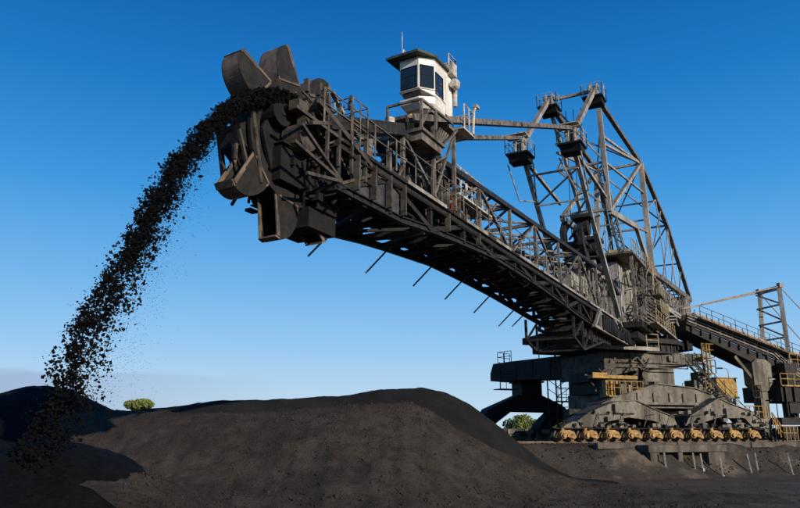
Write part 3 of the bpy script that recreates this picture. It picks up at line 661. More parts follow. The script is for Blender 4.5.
for a, b in (((50.3, 10.2), (52.3, 11.2)), ((50.3, 10.2), (52.6, 10.6)), ((50.3, 10.2), (52.0, 9.9)), ((52.6, 11.6), (50.3, 11.5)), ((50.3, 10.15), (48.1, 11.2))): m.beam((a[0], W2 + .1, a[1]), (b[0], W2 + .1, b[1]), .09)
part(m, 'nose_bracing', 'mid', BOOM)
m = MB(BP); m.box((46.6, W2 - .03, 10.2), (49.6, W2 + .02, 11.25)); part(m, 'web_plate', 'webplate', BOOM)
for s in (49.6, 48.6, 47.6, 46.6, 43.0, 39.9):
    m = MB(BP); m.box((s - .04, W2 + .10, zb(s) + .1), (s + .04, W2 + .30, 11.25)); part(m, 'girder_stiffener', 'mid', BOOM)
# upper truss
m = MB(BP); md = MB(BP)
def zt(s): return 13.25 + (46.5 - s) / (46.5 - 14) * 1.55
vs = [46.3, 43.2, 39.2, 35.2, 31.2, 26.7, 21.8, 17.0, 13.2]
for t in (-W2, W2):
    for a, b in zip(vs[:-1], vs[1:]): md.beam((a, t, zt(a)), (b, t, zt(b)), .20, .22)
    md.beam((13.2, t, 14.8), (9.5, t, 13.9), .24, .26)
    for s in vs: m.beam((s, t, 11.5), (s, t, zt(s)), .14)
    for i, (a, b) in enumerate(zip(vs[:-1], vs[1:])):
        m.beam((a, t, zt(a)), (b, t, 11.5), .11) if i % 2 == 0 else m.beam((a, t, 11.5), (b, t, zt(b)), .11)
    md.beam((46.4, t, 13.4), (51.0, t, 11.8), .34, .42)
for s in vs: m.beam((s, -W2, zt(s)), (s, W2, zt(s)), .16)
for a, b in zip(vs[:-1], vs[1:]): m.beam((a, -W2, zt(a)), (b, W2, zt(b)), .1); m.beam((a, W2, zt(a)), (b, -W2, zt(b)), .1)
for s in vs[2:-1]: m.beam((s, -W2, 12.7), (s - 2.2, W2, 12.7), .09)
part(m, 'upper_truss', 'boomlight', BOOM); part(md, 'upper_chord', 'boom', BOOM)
# walkways
m = MB(BP)
m.box((10, W2 - .62, 11.53), (51.6, W2 + .12, 11.58)); m.box((10, -W2 - .12, 11.53), (51, -W2 + .62, 11.58))
for i in range(28):
    s = 10.5 + i * 1.45; m.beam((s, W2 - .6, 11.48), (s, W2 + .1, 11.48), .07)
part(m, 'walkway', 'boom')
for a, b in ((46.2, 43.0), (41.0, 38.6), (37.6, 35.6), (34.4, 31.0), (30.4, 27.5), (26.8, 21.0), (20.0, 10.5)):
    m = MB(BP); m.box((b, W2 + .14, 11.46), (a, W2 + .17, 11.60)); part(m, 'kick_plate', 'mast')
m = MB(BP); rail_run(m, [(10, W2 + .2, 11.6), (51.4, W2 + .2, 11.6)], step=1.45, r=.022, post=.03); part(m, 'walkway_handrail', 'boomlight')
m = MB(BP); rail_run(m, [(10, -W2 - .2, 11.6), (50.0, -W2 - .2, 11.6)], step=1.45, r=.022, post=.03); part(m, 'walkway_handrail', 'boomlight')
# conveyor
m = MB(BP)
m.prism([(-.75, 12.1), (-.4, 11.85), (.4, 11.85), (.75, 12.1), (.75, 12.14), (.4, 11.89), (-.4, 11.89), (-.75, 12.14)], 8, 52, lambda p, q, w: BP(w, p, q))
m.box((8, -.75, 11.0), (52, .75, 11.03)); part(m, 'conveyor_belt', 'belt')
m = MB(BP)
for i in range(36):
    s = 9 + i * 1.18; m.tube((s, -.35, 11.78), (s, .35, 11.78), .07, n=6); m.tube((s, .38, 11.8), (s, .85, 12.06), .07, n=6); m.tube((s, -.38, 11.8), (s, -.85, 12.06), .07, n=6)
    m.beam((s, -1.3, 11.6), (s, 1.3, 11.6), .08); 
    if i % 2: m.tube((s, -.8, 10.55), (s, .8, 10.55), .08, n=6)
part(m, 'idler_roller', 'boom')
m = MB(BP)      # cable trays, pipes and boxes below and beside the girder
for t, z, r in ((W2 + .18, 11.12, .035), (-.9, 10.75, .07), (.6, 10.8, .06), (1.0, 10.8, .05)): m.tube((12, t, z), (50, t, z), r, n=6)
m.box((12, -1.3, 10.95), (46, -1.0, 11.0))
for i in range(60):
    s = R.uniform(13, 49.5); t = R.uniform(-1.3, 1.1); z = R.uniform(zb(s), 10.95)
    m.box((s, t, z), (s + R.uniform(.2, .9), t + R.uniform(.1, .3), z + R.uniform(.08, .4)))
for i in range(90):
    s = R.uniform(12, 50); a = (s, R.uniform(-1.4, 1.4), R.uniform(zb(s), 11.2)); m.beam(a, (s + R.uniform(-1.3, 1.3), R.uniform(-1.4, 1.4), R.uniform(zb(s) + .1, 11.2)), .07)
part(m, 'cable_tray', 'dark')
for i in range(46):
    s = R.uniform(38.5, 50.5) if i < 26 else R.uniform(14, 38); t = R.choice((-1.2, 1.2, W2, .9, -.9))
    m = MB(BP); z = 11.5
    if i % 2:
        m.beam((s, t, 11.5), (s + R.uniform(-.8, .8), t, 11.5 + R.uniform(.6, 1.5)), .07); part(m, 'brace_rod', 'boomlight')
    else:
        h = R.uniform(.3, 1.0); m.box((s, t, z), (s + R.uniform(.12, .35), t + R.uniform(.08, .2), z + h)); m.tube((s + .05, t + .04, z + h - .01), (s + .05, t + .04, z + h + .3), .02, n=5); part(m, 'junction_box', 'boomlight')
m = MB(BP); m.box((41.6, 1.35, 11.6), (41.9, 1.42, 12.35)); m.tube((41.75, 1.33, 11.5), (41.75, 1.33, 12.4), .03); part(m, 'hazard_panel', 'red')
m = MB(BP)
for k in range(26):      # slender clutter under the cab
    a = (R.uniform(36, 47), R.uniform(-1.3, 1.4), R.uniform(11.6, 13.6)); m.beam(a, (a[0] + R.uniform(-1.2, 1.2), a[1] + R.uniform(-.8, .8), a[2] + R.uniform(-1.1, 1.1)), R.choice((.05, .07, .1)))
for k in range(5): m.box((37 + k * 2, -1.3, 11.6 + k % 2 * .5), (37.8 + k * 2, -.2 + k % 3 * .3, 12.2 + k % 2 * .5))
m.box((35.5, -1.35, 11.6), (47.5, -1.25, 11.9)); m.box((35.5, 1.3, 11.6), (47.5, 1.36, 11.8)); m.box((35.5, -1.3, 11.6), (35.7, 1.3, 11.8)); part(m, 'lift_gear_frame', 'boomlight')
for k, (s, l) in enumerate(((46.3, 1.05), (42.05, 1.25), (37.75, 1.25), (34.2, 1.25), (30.3, 1.3), (26.3, 1.35), (24.6, 1.0))):
    m = MB(BP); m.tube((s, -W2 + .1, zb(s)), (s + .2, -W2 - l * .72, zb(s) - l * .80), .04); m.box((s - .08, -W2 - .1, zb(s) - .12), (s + .08, -W2 + .15, zb(s) + .02))
    part(m, 'spray_arm', 'boomlight')
# frame below the boom root
m = MB(BP)
for t in (-1.5, 1.5):
    P = [(24.2, t, 10.0), (24.2, t, 8.7), (22.0, t, 8.2), (19.5, t, 8.7), (16, t, 9.4)]
    for a, b in zip(P[:-1], P[1:]): m.beam(a, b, .14)
    m.beam((22.0, t, 8.2), (22.0, t, 10), .12); m.beam((24.2, t, 8.7), (22.0, t, 10), .1); m.beam((22.0, t, 8.2), (19.5, t, 10), .1); m.beam((19.5, t, 8.7), (19.5, t, 10), .1)
for q, z in ((24.2, 8.7), (22, 8.2), (19.5, 8.7)): m.beam((q, -1.5, z), (q, 1.5, z), .12)
m.box((17.5, -1.4, 9.1), (22, 1.4, 9.4))
for i in range(12): m.box((13 + i * .8, R.uniform(-1.3, .8), 9.4), (13.5 + i * .8, 1.35, 9.4 + R.uniform(.3, .9)))
part(m, 'belt_tensioner_frame', 'boom')
m = MB(BP)     # pivot brackets at the boom root
for t in (-1.9, 1.9):
    for a, b in (((18.6, 11.2), (20.2, 9.95)), ((18.6, 11.2), (17.0, 9.95)), ((13.6, 11.2), (15.4, 9.95)), ((13.6, 11.2), (12.0, 9.95)), ((13.6, 11.2), (13.6, 9.95)), ((20.6, 9.9), (9.5, 9.9)), ((11.8, 11.3), (9.5, 9.9)), ((9.5, 9.9), (7.6, 11.3)), ((18.6, 11.3), (18.6, 9.95))): m.beam((a[0], t, a[1]), (b[0], t, b[1]), .18)
part(m, 'boom_pivot_bracket', 'mast')
m = MB(BP); m.box((12, -1.8, 10.0), (15, 1.8, 11.0)); m.box((7, -2.4, 10.1), (12, 2.0, 11.0))
for k in range(30):
    q = R.uniform(7, 19); m.box((q, R.uniform(1.2, 1.8), 9.9), (q + R.uniform(.2, .8), 2.1, 10.0 + R.uniform(.2, 1.0)))
part(m, 'pivot_housing', 'dark')

# ---- boom head
m = MB(BP)
for t in (-.95, .35):
    m.prism([(49.5, 9.8), (49.5, 11.3), (50.8, 12.2), (52.0, 12.1), (52.5, 11.3), (52.0, 10.2), (51.0, 9.7)], t - .05, t + .05, lambda p, q, w: BP(p, w, q))
m.box((49.3, -.9, 9.5), (50.4, .8, 11.2)); m.box((49.2, -.7, 8.9), (50.6, .7, 9.5)); m.box((50.4, -.8, 9.9), (52.0, .7, 10.9))
m.tube((52.0, -.8, 11.9), (52.0, .7, 11.9), .42, n=18)
for i in range(46):
    q = R.uniform(48.0, 51.8); t = R.uniform(-1.3, 1.4); z = R.uniform(9.3, 12.3)
    m.box((q, t, z), (q + R.uniform(.08, .35), t + R.uniform(.08, .25), z + R.uniform(.08, .3)))
for i in range(60):
    a = (R.uniform(47.8, 52.0), R.uniform(-1.4, 1.5), R.uniform(9.4, 12.6)); b = (a[0] + R.uniform(-1.3, 1.3), a[1] + R.uniform(-.4, .4), a[2] + R.uniform(-.9, .9)); m.beam(a, b, .07)
part(m, 'head_frame', 'dark')
m = MB(BP)     # wheel drive, near side
m.tube((51.35, .5, 11.3), (51.35, 1.15, 11.3), .42, n=20); m.tube((51.2, .9, 12.2), (51.2, 1.5, 12.2), .27, n=16); m.tube((50.8, .95, 11.7), (50.8, 1.55, 11.7), .25, n=16)
m.box((50.7, .9, 11.4), (51.6, 1.2, 12.5)); m.box((51.6, .9, 11.9), (52.0, 1.25, 12.2))
for q, z in ((51.5, 12.6), (50.9, 12.75), (50.4, 12.5)): m.box((q, 1.1, z), (q + .12, 1.25, z + .4))
for q in (49.0, 49.8, 50.5, 51.1): m.beam((q, 1.62, 10.6), (q, 1.62, 12.6), .09)
m.beam((51.6, 1.62, 12.2), (48.5, 1.62, 11.2), .12, .16); m.beam((51.9, 1.62, 11.4), (50.1, 1.62, 12.1), .1)
for i in range(26):
    a = (R.uniform(49.6, 51.9), R.uniform(.9, 1.6), R.uniform(11.0, 12.8)); b = (a[0] + R.uniform(-.7, .7), a[1] + R.uniform(-.1, .1), a[2] + R.uniform(-.6, .6)); m.beam(a, b, R.choice((.05, .08)))
part(m, 'wheel_drive', 'mid')
m = MB(BP)     # discharge chute hood
m.prism([(52.0, 10.2), (52.9, 10.7), (53.15, 11.2), (52.8, 11.4), (52.0, 11.2)], -.7, .15, lambda p, q, w: BP(p, w, q))
part(m, 'discharge_chute', 'bucketin')
m = MB(BP); m.beam((52.9, .35, 11.7), (52.4, .35, 9.7), .12); m.beam((53.2, .2, 11.0), (52.8, .2, 10.1), .08); m.beam((52.9, -.9, 11.7), (52.4, -.9, 9.7), .12)
for i in range(4): m.box((52.9 + .08 * i, -.2 + .1 * i, 10.3 - .05 * i), (53.0 + .08 * i, -.14 + .1 * i, 10.6))
part(m, 'scraper_bracket', 'mid')

# ---- bucket wheel
HC = (51.0, 0.1, 11.33); KW = 0.90
def WP(r, a, t):   # a measured so that 0 points back along the boom
    r = r * KW; q = r * cos(a); t = t * .52; c8, s8 = cos(radians(-4)), sin(radians(-4))   # the wheel is toed out slightly
    return BP(HC[0] - q * c8 - t * s8, HC[1] - q * s8 + t * c8, HC[2] + r * sin(a))
wm = MB()
def ring(m, r0, r1, t0, t1, n=48):
    k = len(m.v)
    for i in range(n):
        a = 2 * pi * i / n
        for r, t in ((r0, t0), (r1, t0), (r1, t1), (r0, t1)): m.v.append(WP(r, a, t))
    for i in range(n):
        j = (i + 1) % n
        for q in range(4): m.f.append((k + 4 * i + q, k + 4 * i + (q + 1) % 4, k + 4 * j + (q + 1) % 4, k + 4 * j + q))
ring(wm, 1.72, 2.12, -.72, -.5); ring(wm, 1.72, 2.12, .5, .72); ring(wm, 1.98, 2.08, -.5, .5)
for i in range(24):
    a = 2 * pi * i / 24; wm.beam(WP(1.9, a, -.6), WP(1.9, a, .6), .1)
WHEEL = wm.build('bucket_wheel', 'bucketin', ROOT)
hub = MB(); hub.tube(WP(0, 0, -.95), WP(0, 0, .8), .5, n=20)
for i in range(8):
    a = 2 * pi * (i + .5) / 8; hub.beam(WP(.4, a, -.75), WP(1.85, a, -.62), .26, .12); 
hub.build('hub', 'bucketin', WHEEL)
for i in (0, 2, 3, 4, 5, 6, 7, 8):      # nine stations, one bucket is off the wheel
    a0_ = radians(141 + 40 * i)
    prof2 = [(1.98, .62), (1.98, -.72), (2.4, -.82), (2.8, -.76), (3.1, -.58), (3.28, -.32), (3.36, -.05), (3.36, .08)]
    def chaik(P_):
        o_ = [P_[0], P_[1]]
        for (a_, b_), (c_, d_) in zip(P_[1:-1], P_[2:]): o_ += [(a_ * .75 + c_ * .25, b_ * .75 + d_ * .25), (a_ * .25 + c_ * .75, b_ * .25 + d_ * .75)]
        return o_ + [P_[-1]]
    prof2 = [(r_, q_ * .76) for r_, q_ in chaik(chaik(prof2))]
    def bp_(r, q, t): 
        return WP(hypot(r, q), a0_ - math.atan2(q, r), t)
    bk = MB()
    tp = lambda r: .72 - .10 * (r - 2) / 1.3
    for sg in (-1, 1):   # side plates
        k = len(bk.v)
        for off in (0, .05):
            for r, q in prof2: bk.v.append(bp_(r, q, sg * (tp(r) - off)))
        n8 = len(prof2)
        bk.f.append(tuple(range(k, k + n8))); bk.f.append(tuple(range(k + n8, k + 2 * n8))[::-1])
        for j in range(n8): bk.f.append((k + j, k + (j + 1) % n8, k + n8 + (j + 1) % n8, k + n8 + j))
    # curved back, with inner skin
    nside = len(bk.f)
    for (r0, q0), (r1, q1) in zip(prof2[1:-1], prof2[2:]):
        P = []
        for (r, q) in ((r0, q0), (r1, q1)):
            d_ = hypot(r - 2.2, q - .2); ri, qi = r - (r - 2.2) / d_ * .06, q - (q - .2) / d_ * .06
            P.append([bp_(r, q, -tp(r)), bp_(r, q, tp(r)), bp_(ri, qi, tp(r)), bp_(ri, qi, -tp(r))])
        bk.hull8(P[0] + P[1])
    lip = bk; nback = len(bk.f)
    for sg in (-1, 1):      # weld ribs and bolts on the side plates
        lip.beam(bp_(2.06, -.5, sg * .72), bp_(2.06, .4, sg * .72), .06)
    lip.hull8([bp_(3.33, .0, -.64), bp_(3.33, .0, .64), bp_(3.39, .0, .64), bp_(3.39, .0, -.64), bp_(3.30, .2, -.62), bp_(3.30, .2, .62), bp_(3.36, .22, .62), bp_(3.36, .22, -.62)])
    for t in (-.66, .6): lip.hull8([bp_(2.0, .44, t), bp_(2.0, .56, t), bp_(2.0, .56, t + .07), bp_(2.0, .44, t + .07), bp_(3.3, .03, t), bp_(3.3, .17, t), bp_(3.3, .17, t + .07), bp_(3.3, .03, t + .07)])
    bo = bk.build('bucket', 'bucket', WHEEL); bo.data.materials.append(M['bucketin'])
    for fi in range(nside): bo.data.polygons[fi].material_index = 1  # side plates carry their shade in the darker material

# ---- operator cab and its tower
CS, CT, CZ = 43.1, 1.02, 15.38
def CPt(a, b, z): return BP(CS + a, CT + b, CZ + z)
cab = MB()
def plan(o=0): return [(1.2 + o, -.7 - o), (1.25 + o, .15 + o * .3), (.75 + o, .6 + o), (-.9 - o, .62 + o), (-.9 - o, -.7 - o)]
def loft(m, P0, z0, P1, z1, cap=(True, True)):
    n = len(P0); k = len(m.v)
    m.v += [CPt(a, b, z0 if not isinstance(z0, (list, tuple)) else z0[i]) for i, (a, b) in enumerate(P0)]
    m.v += [CPt(a, b, z1 if not isinstance(z1, (list, tuple)) else z1[i]) for i, (a, b) in enumerate(P1)]
    for i in range(n): m.f.append((k + i, k + (i + 1) % n, k + n + (i + 1) % n, k + n + i))
    if cap[0]: m.f.append(tuple(range(k, k + n))[::-1])
    if cap[1]: m.f.append(tuple(range(k + n, k + 2 * n)))
P = plan()
low = [(.55, -.55), (.6, .1), (.45, .55), (-.9, .62), (-.9, -.7)]
loft(cab, P, [.68, .68, .46, .38, .38], P, 2.05)
loft(cab, [(.72, -.66), (.76, .12), (.6, .56), (-.88, .6), (-.88, -.68)], .3, [(.72, -.66), (.76, .12), (.6, .56), (-.88, .6), (-.88, -.68)], .7)
loft(cab, [(.95, -.6), (1.0, .12), (.65, .52), (-.88, .58), (-.88, -.6)], -.04, P, .12)
loft(cab, P, .12, P, [.34, .34, .42, .42, .42])
CAB = cab.build('operator_cab', 'white', ROOT)
def pane(i, x0, x1, z0, z1, nm='cab_window'):
    a, b = P[i], P[(i + 1) % 5]; d = (b[0] - a[0], b[1] - a[1]); l = hypot(*d); nrm = (d[1] / l, -d[0] / l)
    cx, cy = -nrm[0], -nrm[1]
    # outward = away from centre
    mid = ((a[0] + b[0]) / 2 - .15, (a[1] + b[1]) / 2)
    if mid[0] * nrm[0] + mid[1] * nrm[1] < 0: nrm = (-nrm[0], -nrm[1])
    q = lambda f, z, o: CPt(a[0] + d[0] * f + nrm[0] * o, a[1] + d[1] * f + nrm[1] * o, z)
    m = MB(); m.hull8([q(x0, z0, -.02), q(x1, z0, -.02), q(x1, z0, .012), q(x0, z0, .012), q(x0, z1, -.02), q(x1, z1, -.02), q(x1, z1, .012), q(x0, z1, .012)])
    o = m.build(nm, 'glass', CAB)
    fr = MB()
    for (f0, f1, za, zb) in ((x0 - .03, x0, z0, z1), (x1, x1 + .03, z0, z1), (x0 - .03, x1 + .03, z0 - .03, z0), (x0 - .03, x1 + .03, z1, z1 + .03)):
        fr.hull8([q(f0, za, 0), q(f1, za, 0), q(f1, za, .03), q(f0, za, .03), q(f0, zb, 0), q(f1, zb, 0), q(f1, zb, .03), q(f0, zb, .03)])
    zm = z0 + (z1 - z0) * .55
    fr.hull8([q(x0, zm, 0), q(x1, zm, 0), q(x1, zm, .022), q(x0, zm, .022), q(x0, zm + .025, 0), q(x1, zm + .025, 0), q(x1, zm + .025, .022), q(x0, zm + .025, .022)])
    fr.build('window_frame', 'dark', CAB)
pane(0, .08, .90, .78, 1.66); pane(1, .1, .92, .78, 1.68); pane(2, .06, .42, .62, 1.5); pane(3, .2, .8, .9, 1.6)
m = MB(); m.hull8([CPt(.80, -.62, .36), CPt(.84, .1, .36), CPt(1.16, .12, .64), CPt(1.12, -.62, .64), CPt(.77, -.62, .39), CPt(.81, .1, .39), CPt(1.13, .12, .67), CPt(1.09, -.62, .67)]); m.build('foot_window', 'glass', CAB)
m = MB()
for z_ in (.36, 2.0): 
    for (a_, b_), (c_, d_) in zip(P, P[1:] + P[:1]): m.tube(CPt(a_ * 1.012, b_ * 1.02, z_ + (.33 if z_ < 1 and a_ > .7 else 0)), CPt(c_ * 1.012, d_ * 1.02, z_ + (.33 if z_ < 1 and c_ > .7 else 0)), .018, n=5)
m.build('cab_trim', 'offwhite', CAB)
m = MB(); m.tube(CPt(1.27, -.2, 1.25), CPt(1.29, -.45, .85), .012, n=5); m.build('wiper', 'dark', CAB)
m = MB(); m.hull8([CPt(-.2, .625, .08), CPt(-.75, .635, .08), CPt(-.75, .65, .08), CPt(-.2, .64, .08), CPt(-.2, .625, 1.85), CPt(-.75, .635, 1.85), CPt(-.75, .65, 1.85), CPt(-.2, .64, 1.85)]); m.build('cab_door', 'white', CAB)
m = MB(); Pr = [(1.55, -1.15), (1.62, .3), (.85, .70), (-.9, .72), (-.9, -1.0)]; loft(m, Pr, 2.06, Pr, 2.16); 
Pq = [(1.5, -1.1), (1.56, .27), (.82, .66), (-.86, .68), (-.86, -.96)]; loft(m, Pq, 2.16, Pq, 2.2); m.build('roof', 'green', CAB)
m = MB(); m.tube(CPt(1.2, -.6, 2.2), CPt(1.2, -.6, 3.35), .018, n=6); m.build('antenna', 'offwhite', CAB)
m = MB(); rail_run(m, [CPt(.9, -.7, 2.2), CPt(-.9, -.7, 2.2), CPt(-.9, .8, 2.2), CPt(-.2, .8, 2.2)], h=.55, step=.7, r=.025); m.build('roof_handrail', 'offwhite', CAB)
m = MB(); 
for (a, b, z, x, y, h) in ((-.3, -.1, 2.2, .5, .4, .35), (-.9, .35, 1.95, .45, .5, .55), (-1.25, .2, 1.3, .35, .5, .45)):
    m.hull8([CPt(a + p * x, b + q * y, z + r * h) for r in (0, 1) for p, q in ((0, 0), (1, 0), (1, 1), (0, 1))])
m.ball(CPt(-.75, .82, 1.62), .22); m.tube(CPt(-.45, .85, 1.5), CPt(-.8, .85, 1.5), .16, n=12); m.tube(CPt(-.95, .72, .7), CPt(-.95, .72, 1.5), .09, n=10)
m.build('air_conditioner', 'offwhite', CAB)
m = MB(BP)
for (s, t) in ((44.1, .35), (44.1, 1.65), (42.2, .35), (42.2, 1.65)): m.beam((s, t, 11.6), (s, t, 14.95), .14)
m.box((42.0, .1, 14.85), (44.5, 1.8, 14.98)); m.box((44.0, .5, 13.5), (45.9, 2.1, 13.62)); m.box((44.1, .6, 13.2), (45.8, 2.0, 13.5))
for a, b in (((44.0, 2.0, 13.6), (42.4, 1.9, 14.9)), ((45.8, 2.0, 13.6), (45.8, 2.0, 14.75)), ((45.8, .6, 13.6), (45.8, .6, 14.75)), ((45.8, 2.0, 14.75), (43, 1.95, 14.95)), ((45.8, .6, 14.75), (45.8, 2.0, 14.75)), ((45.8, 1.9, 13.6), (45.0, 1.9, 14.7)), ((44.1, 1.65, 11.6), (42.2, 1.65, 14.8)), ((42.2, .35, 11.6), (44.1, .35, 14.8)), ((44.6, 2, 13.6), (44.6, 2, 14.8))): m.beam(a, b, .085)
for k in range(5): m.tube((42.6 + k * .3, .4, 12.2), (43.4 - k * .2, 1.6, 14.7), .05)
part(m, 'cab_tower', 'boomlight')
m = MB(BP); m.box((42.6, .1, 12.6), (43.8, .9, 14.2)); m.box((41.2, -1.2, 12.6), (42.6, .8, 13.1)); m.beam((44, -.9, 14.6), (40, -.9, 12.2), .4); m.beam((43.6, .9, 14.2), (40, .9, 12.0), .3); m.tube((41.0, -.4, 13.5), (41.0, 1.2, 13.5), .4, n=14)
part(m, 'cab_lift_linkage', 'boom')
m = MB(BP); m.tube((45.3, 1.3, 13.65), (45.3, 1.3, 14.4), .14, n=10); m.ball((45.3, 1.3, 14.4), .17); part(m, 'warning_beacon', 'yellow')
m = MB(BP); m.box((41.2, 1.2, 14.95), (42.4, 2.2, 15.02)); rail_run(m, [(42.2, 2.15, 15.0), (41.2, 2.15, 15.0), (41.2, 1.2, 15.0)], step=.5, r=.028)
m.path([(41.3, 2.15, 15.1), (41.25, 2.2, 16.2), (41.0, 2.2, 16.45)], .06); m.box((40.85, 2.1, 16.4), (41.15, 2.3, 16.52)); part(m, 'cab_balcony', 'offwhite')
m = MB(BP); 
for s in (41.5, 40.3, 39.1): rail_run(m, [(s, 1.4, 12.6), (s - 1.1, 1.4, 12.6)], step=.5, r=.03, h=1.3)
m.box((37.9, .8, 12.5), (41.6, 1.6, 12.58)); part(m, 'cab_landing', 'offwhite')
# floodlights and cages near the head
def flood(s, t, z, tilt):
    m = MB(BP); m.tube((s, t, z), (s, t, z + 1.0), .035); m.beam((s - .45, t, z + .85), (s + .3, t + .1, z + 1.2), .12, .1); part(m, 'floodlight', 'mast')
flood(50.6, 1.5, 11.6, 1)
m = MB(BP); m.tube((44.9, .2, 13.6), (44.9, .2, 14.4), .04); m.tube((44.9, .2, 14.35), (44.9, .2, 14.75), .2, n=14); part(m, 'beacon_lamp', 'offwhite')
m = MB(BP)
for z in (12.0, 12.35, 12.7, 13.05):
    for p, q in (((49.9, .8), (49.9, 1.7)), ((49.9, 1.7), (49.0, 1.7)), ((49.0, 1.7), (49.0, .8))): m.tube((p[0], p[1], z), (q[0], q[1], z), .022, n=5)
for q, t in ((49.9, .8), (49.9, 1.7), (49.45, 1.7), (49.0, 1.7), (49.0, .8)): m.tube((q, t, 11.5), (q, t, 13.05), .025, n=5)
part(m, 'ladder_cage', 'boomlight')

# ================================================================== TRIPPER CAR (trails behind on the yard conveyor)
TC = thing('tripper_car', QP(17, 0, 2.4), 'grey tripper conveyor sloping down right of the machine under its own lattice mast', 'tripper conveyor')
def zc(u): return 13.9 - (u - 7.5) * .275
m = MB(QP)
for t in (-1.4, 1.4): 
    m.beam((6.0, t, zc(6) - .9), (24, t, zc(24) - .9), .25, .9); 
m.prism([(6, zc(6) - 1.4), (24, zc(24) - 1.4), (24, zc(24) - 2.0), (14.5, zc(14.5) - 2.6), (6, zc(6) - 1.9)], -1.3, 1.3, lambda p, q, w: QP(p, w, q))
for k in range(16): u = 6.5 + k * 1.1; m.box((u, -1.5, zc(u) - 1.9), (u + .12, 1.5, zc(u) - 1.4))
part(m, 'conveyor_gallery', 'boom', TC)
m = MB(QP)
k = 0
for k in range(9):
    u = 7.6 + k * 1.9; a, b = u, u + 1.75
    m.hull8([QP(a, -1.2, zc(a) - .15), QP(b, -1.2, zc(b) - .15), QP(b, 1.2, zc(b) - .15), QP(a, 1.2, zc(a) - .15), QP(a, -.9, zc(a) + .38), QP(b, -.9, zc(b) + .38), QP(b, .9, zc(b) + .38), QP(a, .9, zc(a) + .38)])
part(m, 'belt_cover', 'orange', TC)
m = MB(QP)
for dz, t in ((-.45, -1.6), (-.75, -1.62), (-1.05, -1.6), (-.2, -1.45)): m.path([(6, t, zc(6) + dz), (16.0, t, zc(16) + dz), (18.5, t, zc(18.5) + dz - 1.2), (24, t, zc(24) + dz - 1.3)], .06)
for k in range(12): u = 7 + k * 1.4; m.beam((u, -1.55, zc(u) - 1.2), (u, -1.5, zc(u) + .35), .1)
part(m, 'gallery_pipe', 'mast', TC)
m = MB(QP); rail_run(m, [(7, -2.2, zc(7) - .5), (22, -2.2, zc(22) - .5)], step=1.4, r=.03); m.hull8([QP(7, -2.25, zc(7) - .58), QP(23, -2.25, zc(23) - .58), QP(23, -1.5, zc(23) - .58), QP(7, -1.5, zc(7) - .58), QP(7, -2.25, zc(7) - .5), QP(23, -2.25, zc(23) - .5), QP(23, -1.5, zc(23) - .5), QP(7, -1.5, zc(7) - .5)])
part(m, 'gallery_handrail', 'boomlight', TC)
m = MB(QP)
for v in (-1.6, 1.9):
    m.beam((18.1, v, 5), (18.1 if v < 0 else 18.9, v * .9, 17.4), .42, .34)
nb = [(12.3, 13.9), (13.9, 15.6), (15.6, 17.1)]
for a, b in nb: m.beam((18.1, -1.55, a), (18.5, 1.8, b), .14); m.beam((18.1, -1.55, a), (18.4, 1.85, a), .16)
m.beam((18.1, -1.5, 17.3), (18.9, 1.75, 17.4), .3, .4); m.box((17.9, -1.75, 17.3), (18.4, -1.35, 17.75)); m.box((18.6, 1.5, 17.3), (19.1, 1.9, 17.75))
part(m, 'lattice_mast', 'mast', TC)
m = MB(QP)
for v, e in ((-1.5, 0), (1.7, .8)):
    m.tube((18.1 + e, v, 17.4), (8.2, v * .8, 15.0), .06); m.tube((18.1 + e, v, 17.4), (27, v, 9.5), .05)
part(m, 'stay_rod', 'orange', TC)
m = MB(QP)
m.prism([(13.3, 9.6), (13.3, 7.6), (14.0, 7.0), (14.9, 7.0), (15.6, 7.8), (15.6, 9.6), (15.0, 10.0), (13.8, 10.0)], -1.5, -.3, lambda p, q, w: QP(p, w, q))
m.box((14.0, -1.35, 2.9), (14.95, -.45, 7.1)); m.beam((11.5, -1.2, 10.2), (13.7, -1.2, 7.8), .22, .3); m.beam((15.4, -.9, 8.4), (18, -.9, 9.2), .3)
part(m, 'support_column', 'base', TC)
m = MB(QP)
for u in (17.0, 20.5, 24): m.box((u, -2.2, 4.3), (u + .6, -1.7, 9.6)); m.box((u, 1.7, 4.3), (u + .6, 2.2, 9.6))
m.box((15.5, -2.4, 6.0), (26, 2.2, 7.5)); m.box((15, -2.5, 3.9), (27, 2.3, 4.5)); m.prism([(16.2, 9.6), (18.0, 9.6), (17.2, 7.4), (16.4, 7.4)], -2.5, -1.6, lambda p, q, w: QP(p, w, q))
m.box((16.0, -2.7, 4.9), (18.4, -2.2, 5.9)); m.box((19.4, -2.7, 4.6), (20.6, -2.2, 7.2)); m.box((18, -2.0, 7.5), (19.5, 1.5, 8.3))
for k in range(9): m.box((15.8 + k * 1.1, -2.62, 4.6), (15.9 + k * 1.1, -2.4, 7.5))
part(m, 'car_frame', 'boom', TC)
m = MB(QP)
rail_run(m, [(15.5, -2.5, 7.5), (26, -2.5, 7.5)], step=.9, r=.045); m.box((15.5, -2.6, 7.4), (26, -2.35, 7.52)); rail_run(m, [(17, -2.5, 9.4), (26, -2.5, 9.0)], step=1.0, r=.045)
part(m, 'car_guardrail', 'tan', TC)
for i in range(5):
    m = MB(QP); u = 15.9 + i * 2.3
    for e in (-.5, .5): m.tube((u + e, -2.5, 2.92), (u + e, -2.1, 2.92), .42, n=16)
    m.box((u - .95, -2.55, 3.2), (u + .95, -2.05, 3.75)); part(m, 'bogie', 'boom', TC)
m = MB(QP); m.box((13.8, -2.6, 6.0), (14.0, -2.0, 6.1)); rail_run(m, [(12.9, -1.6, 6.4), (13.9, -1.6, 6.4)], step=.4, r=.03); m.box((12.9, -1.7, 6.3), (13.9, -.8, 6.4)); part(m, 'side_landing', 'boom', TC)
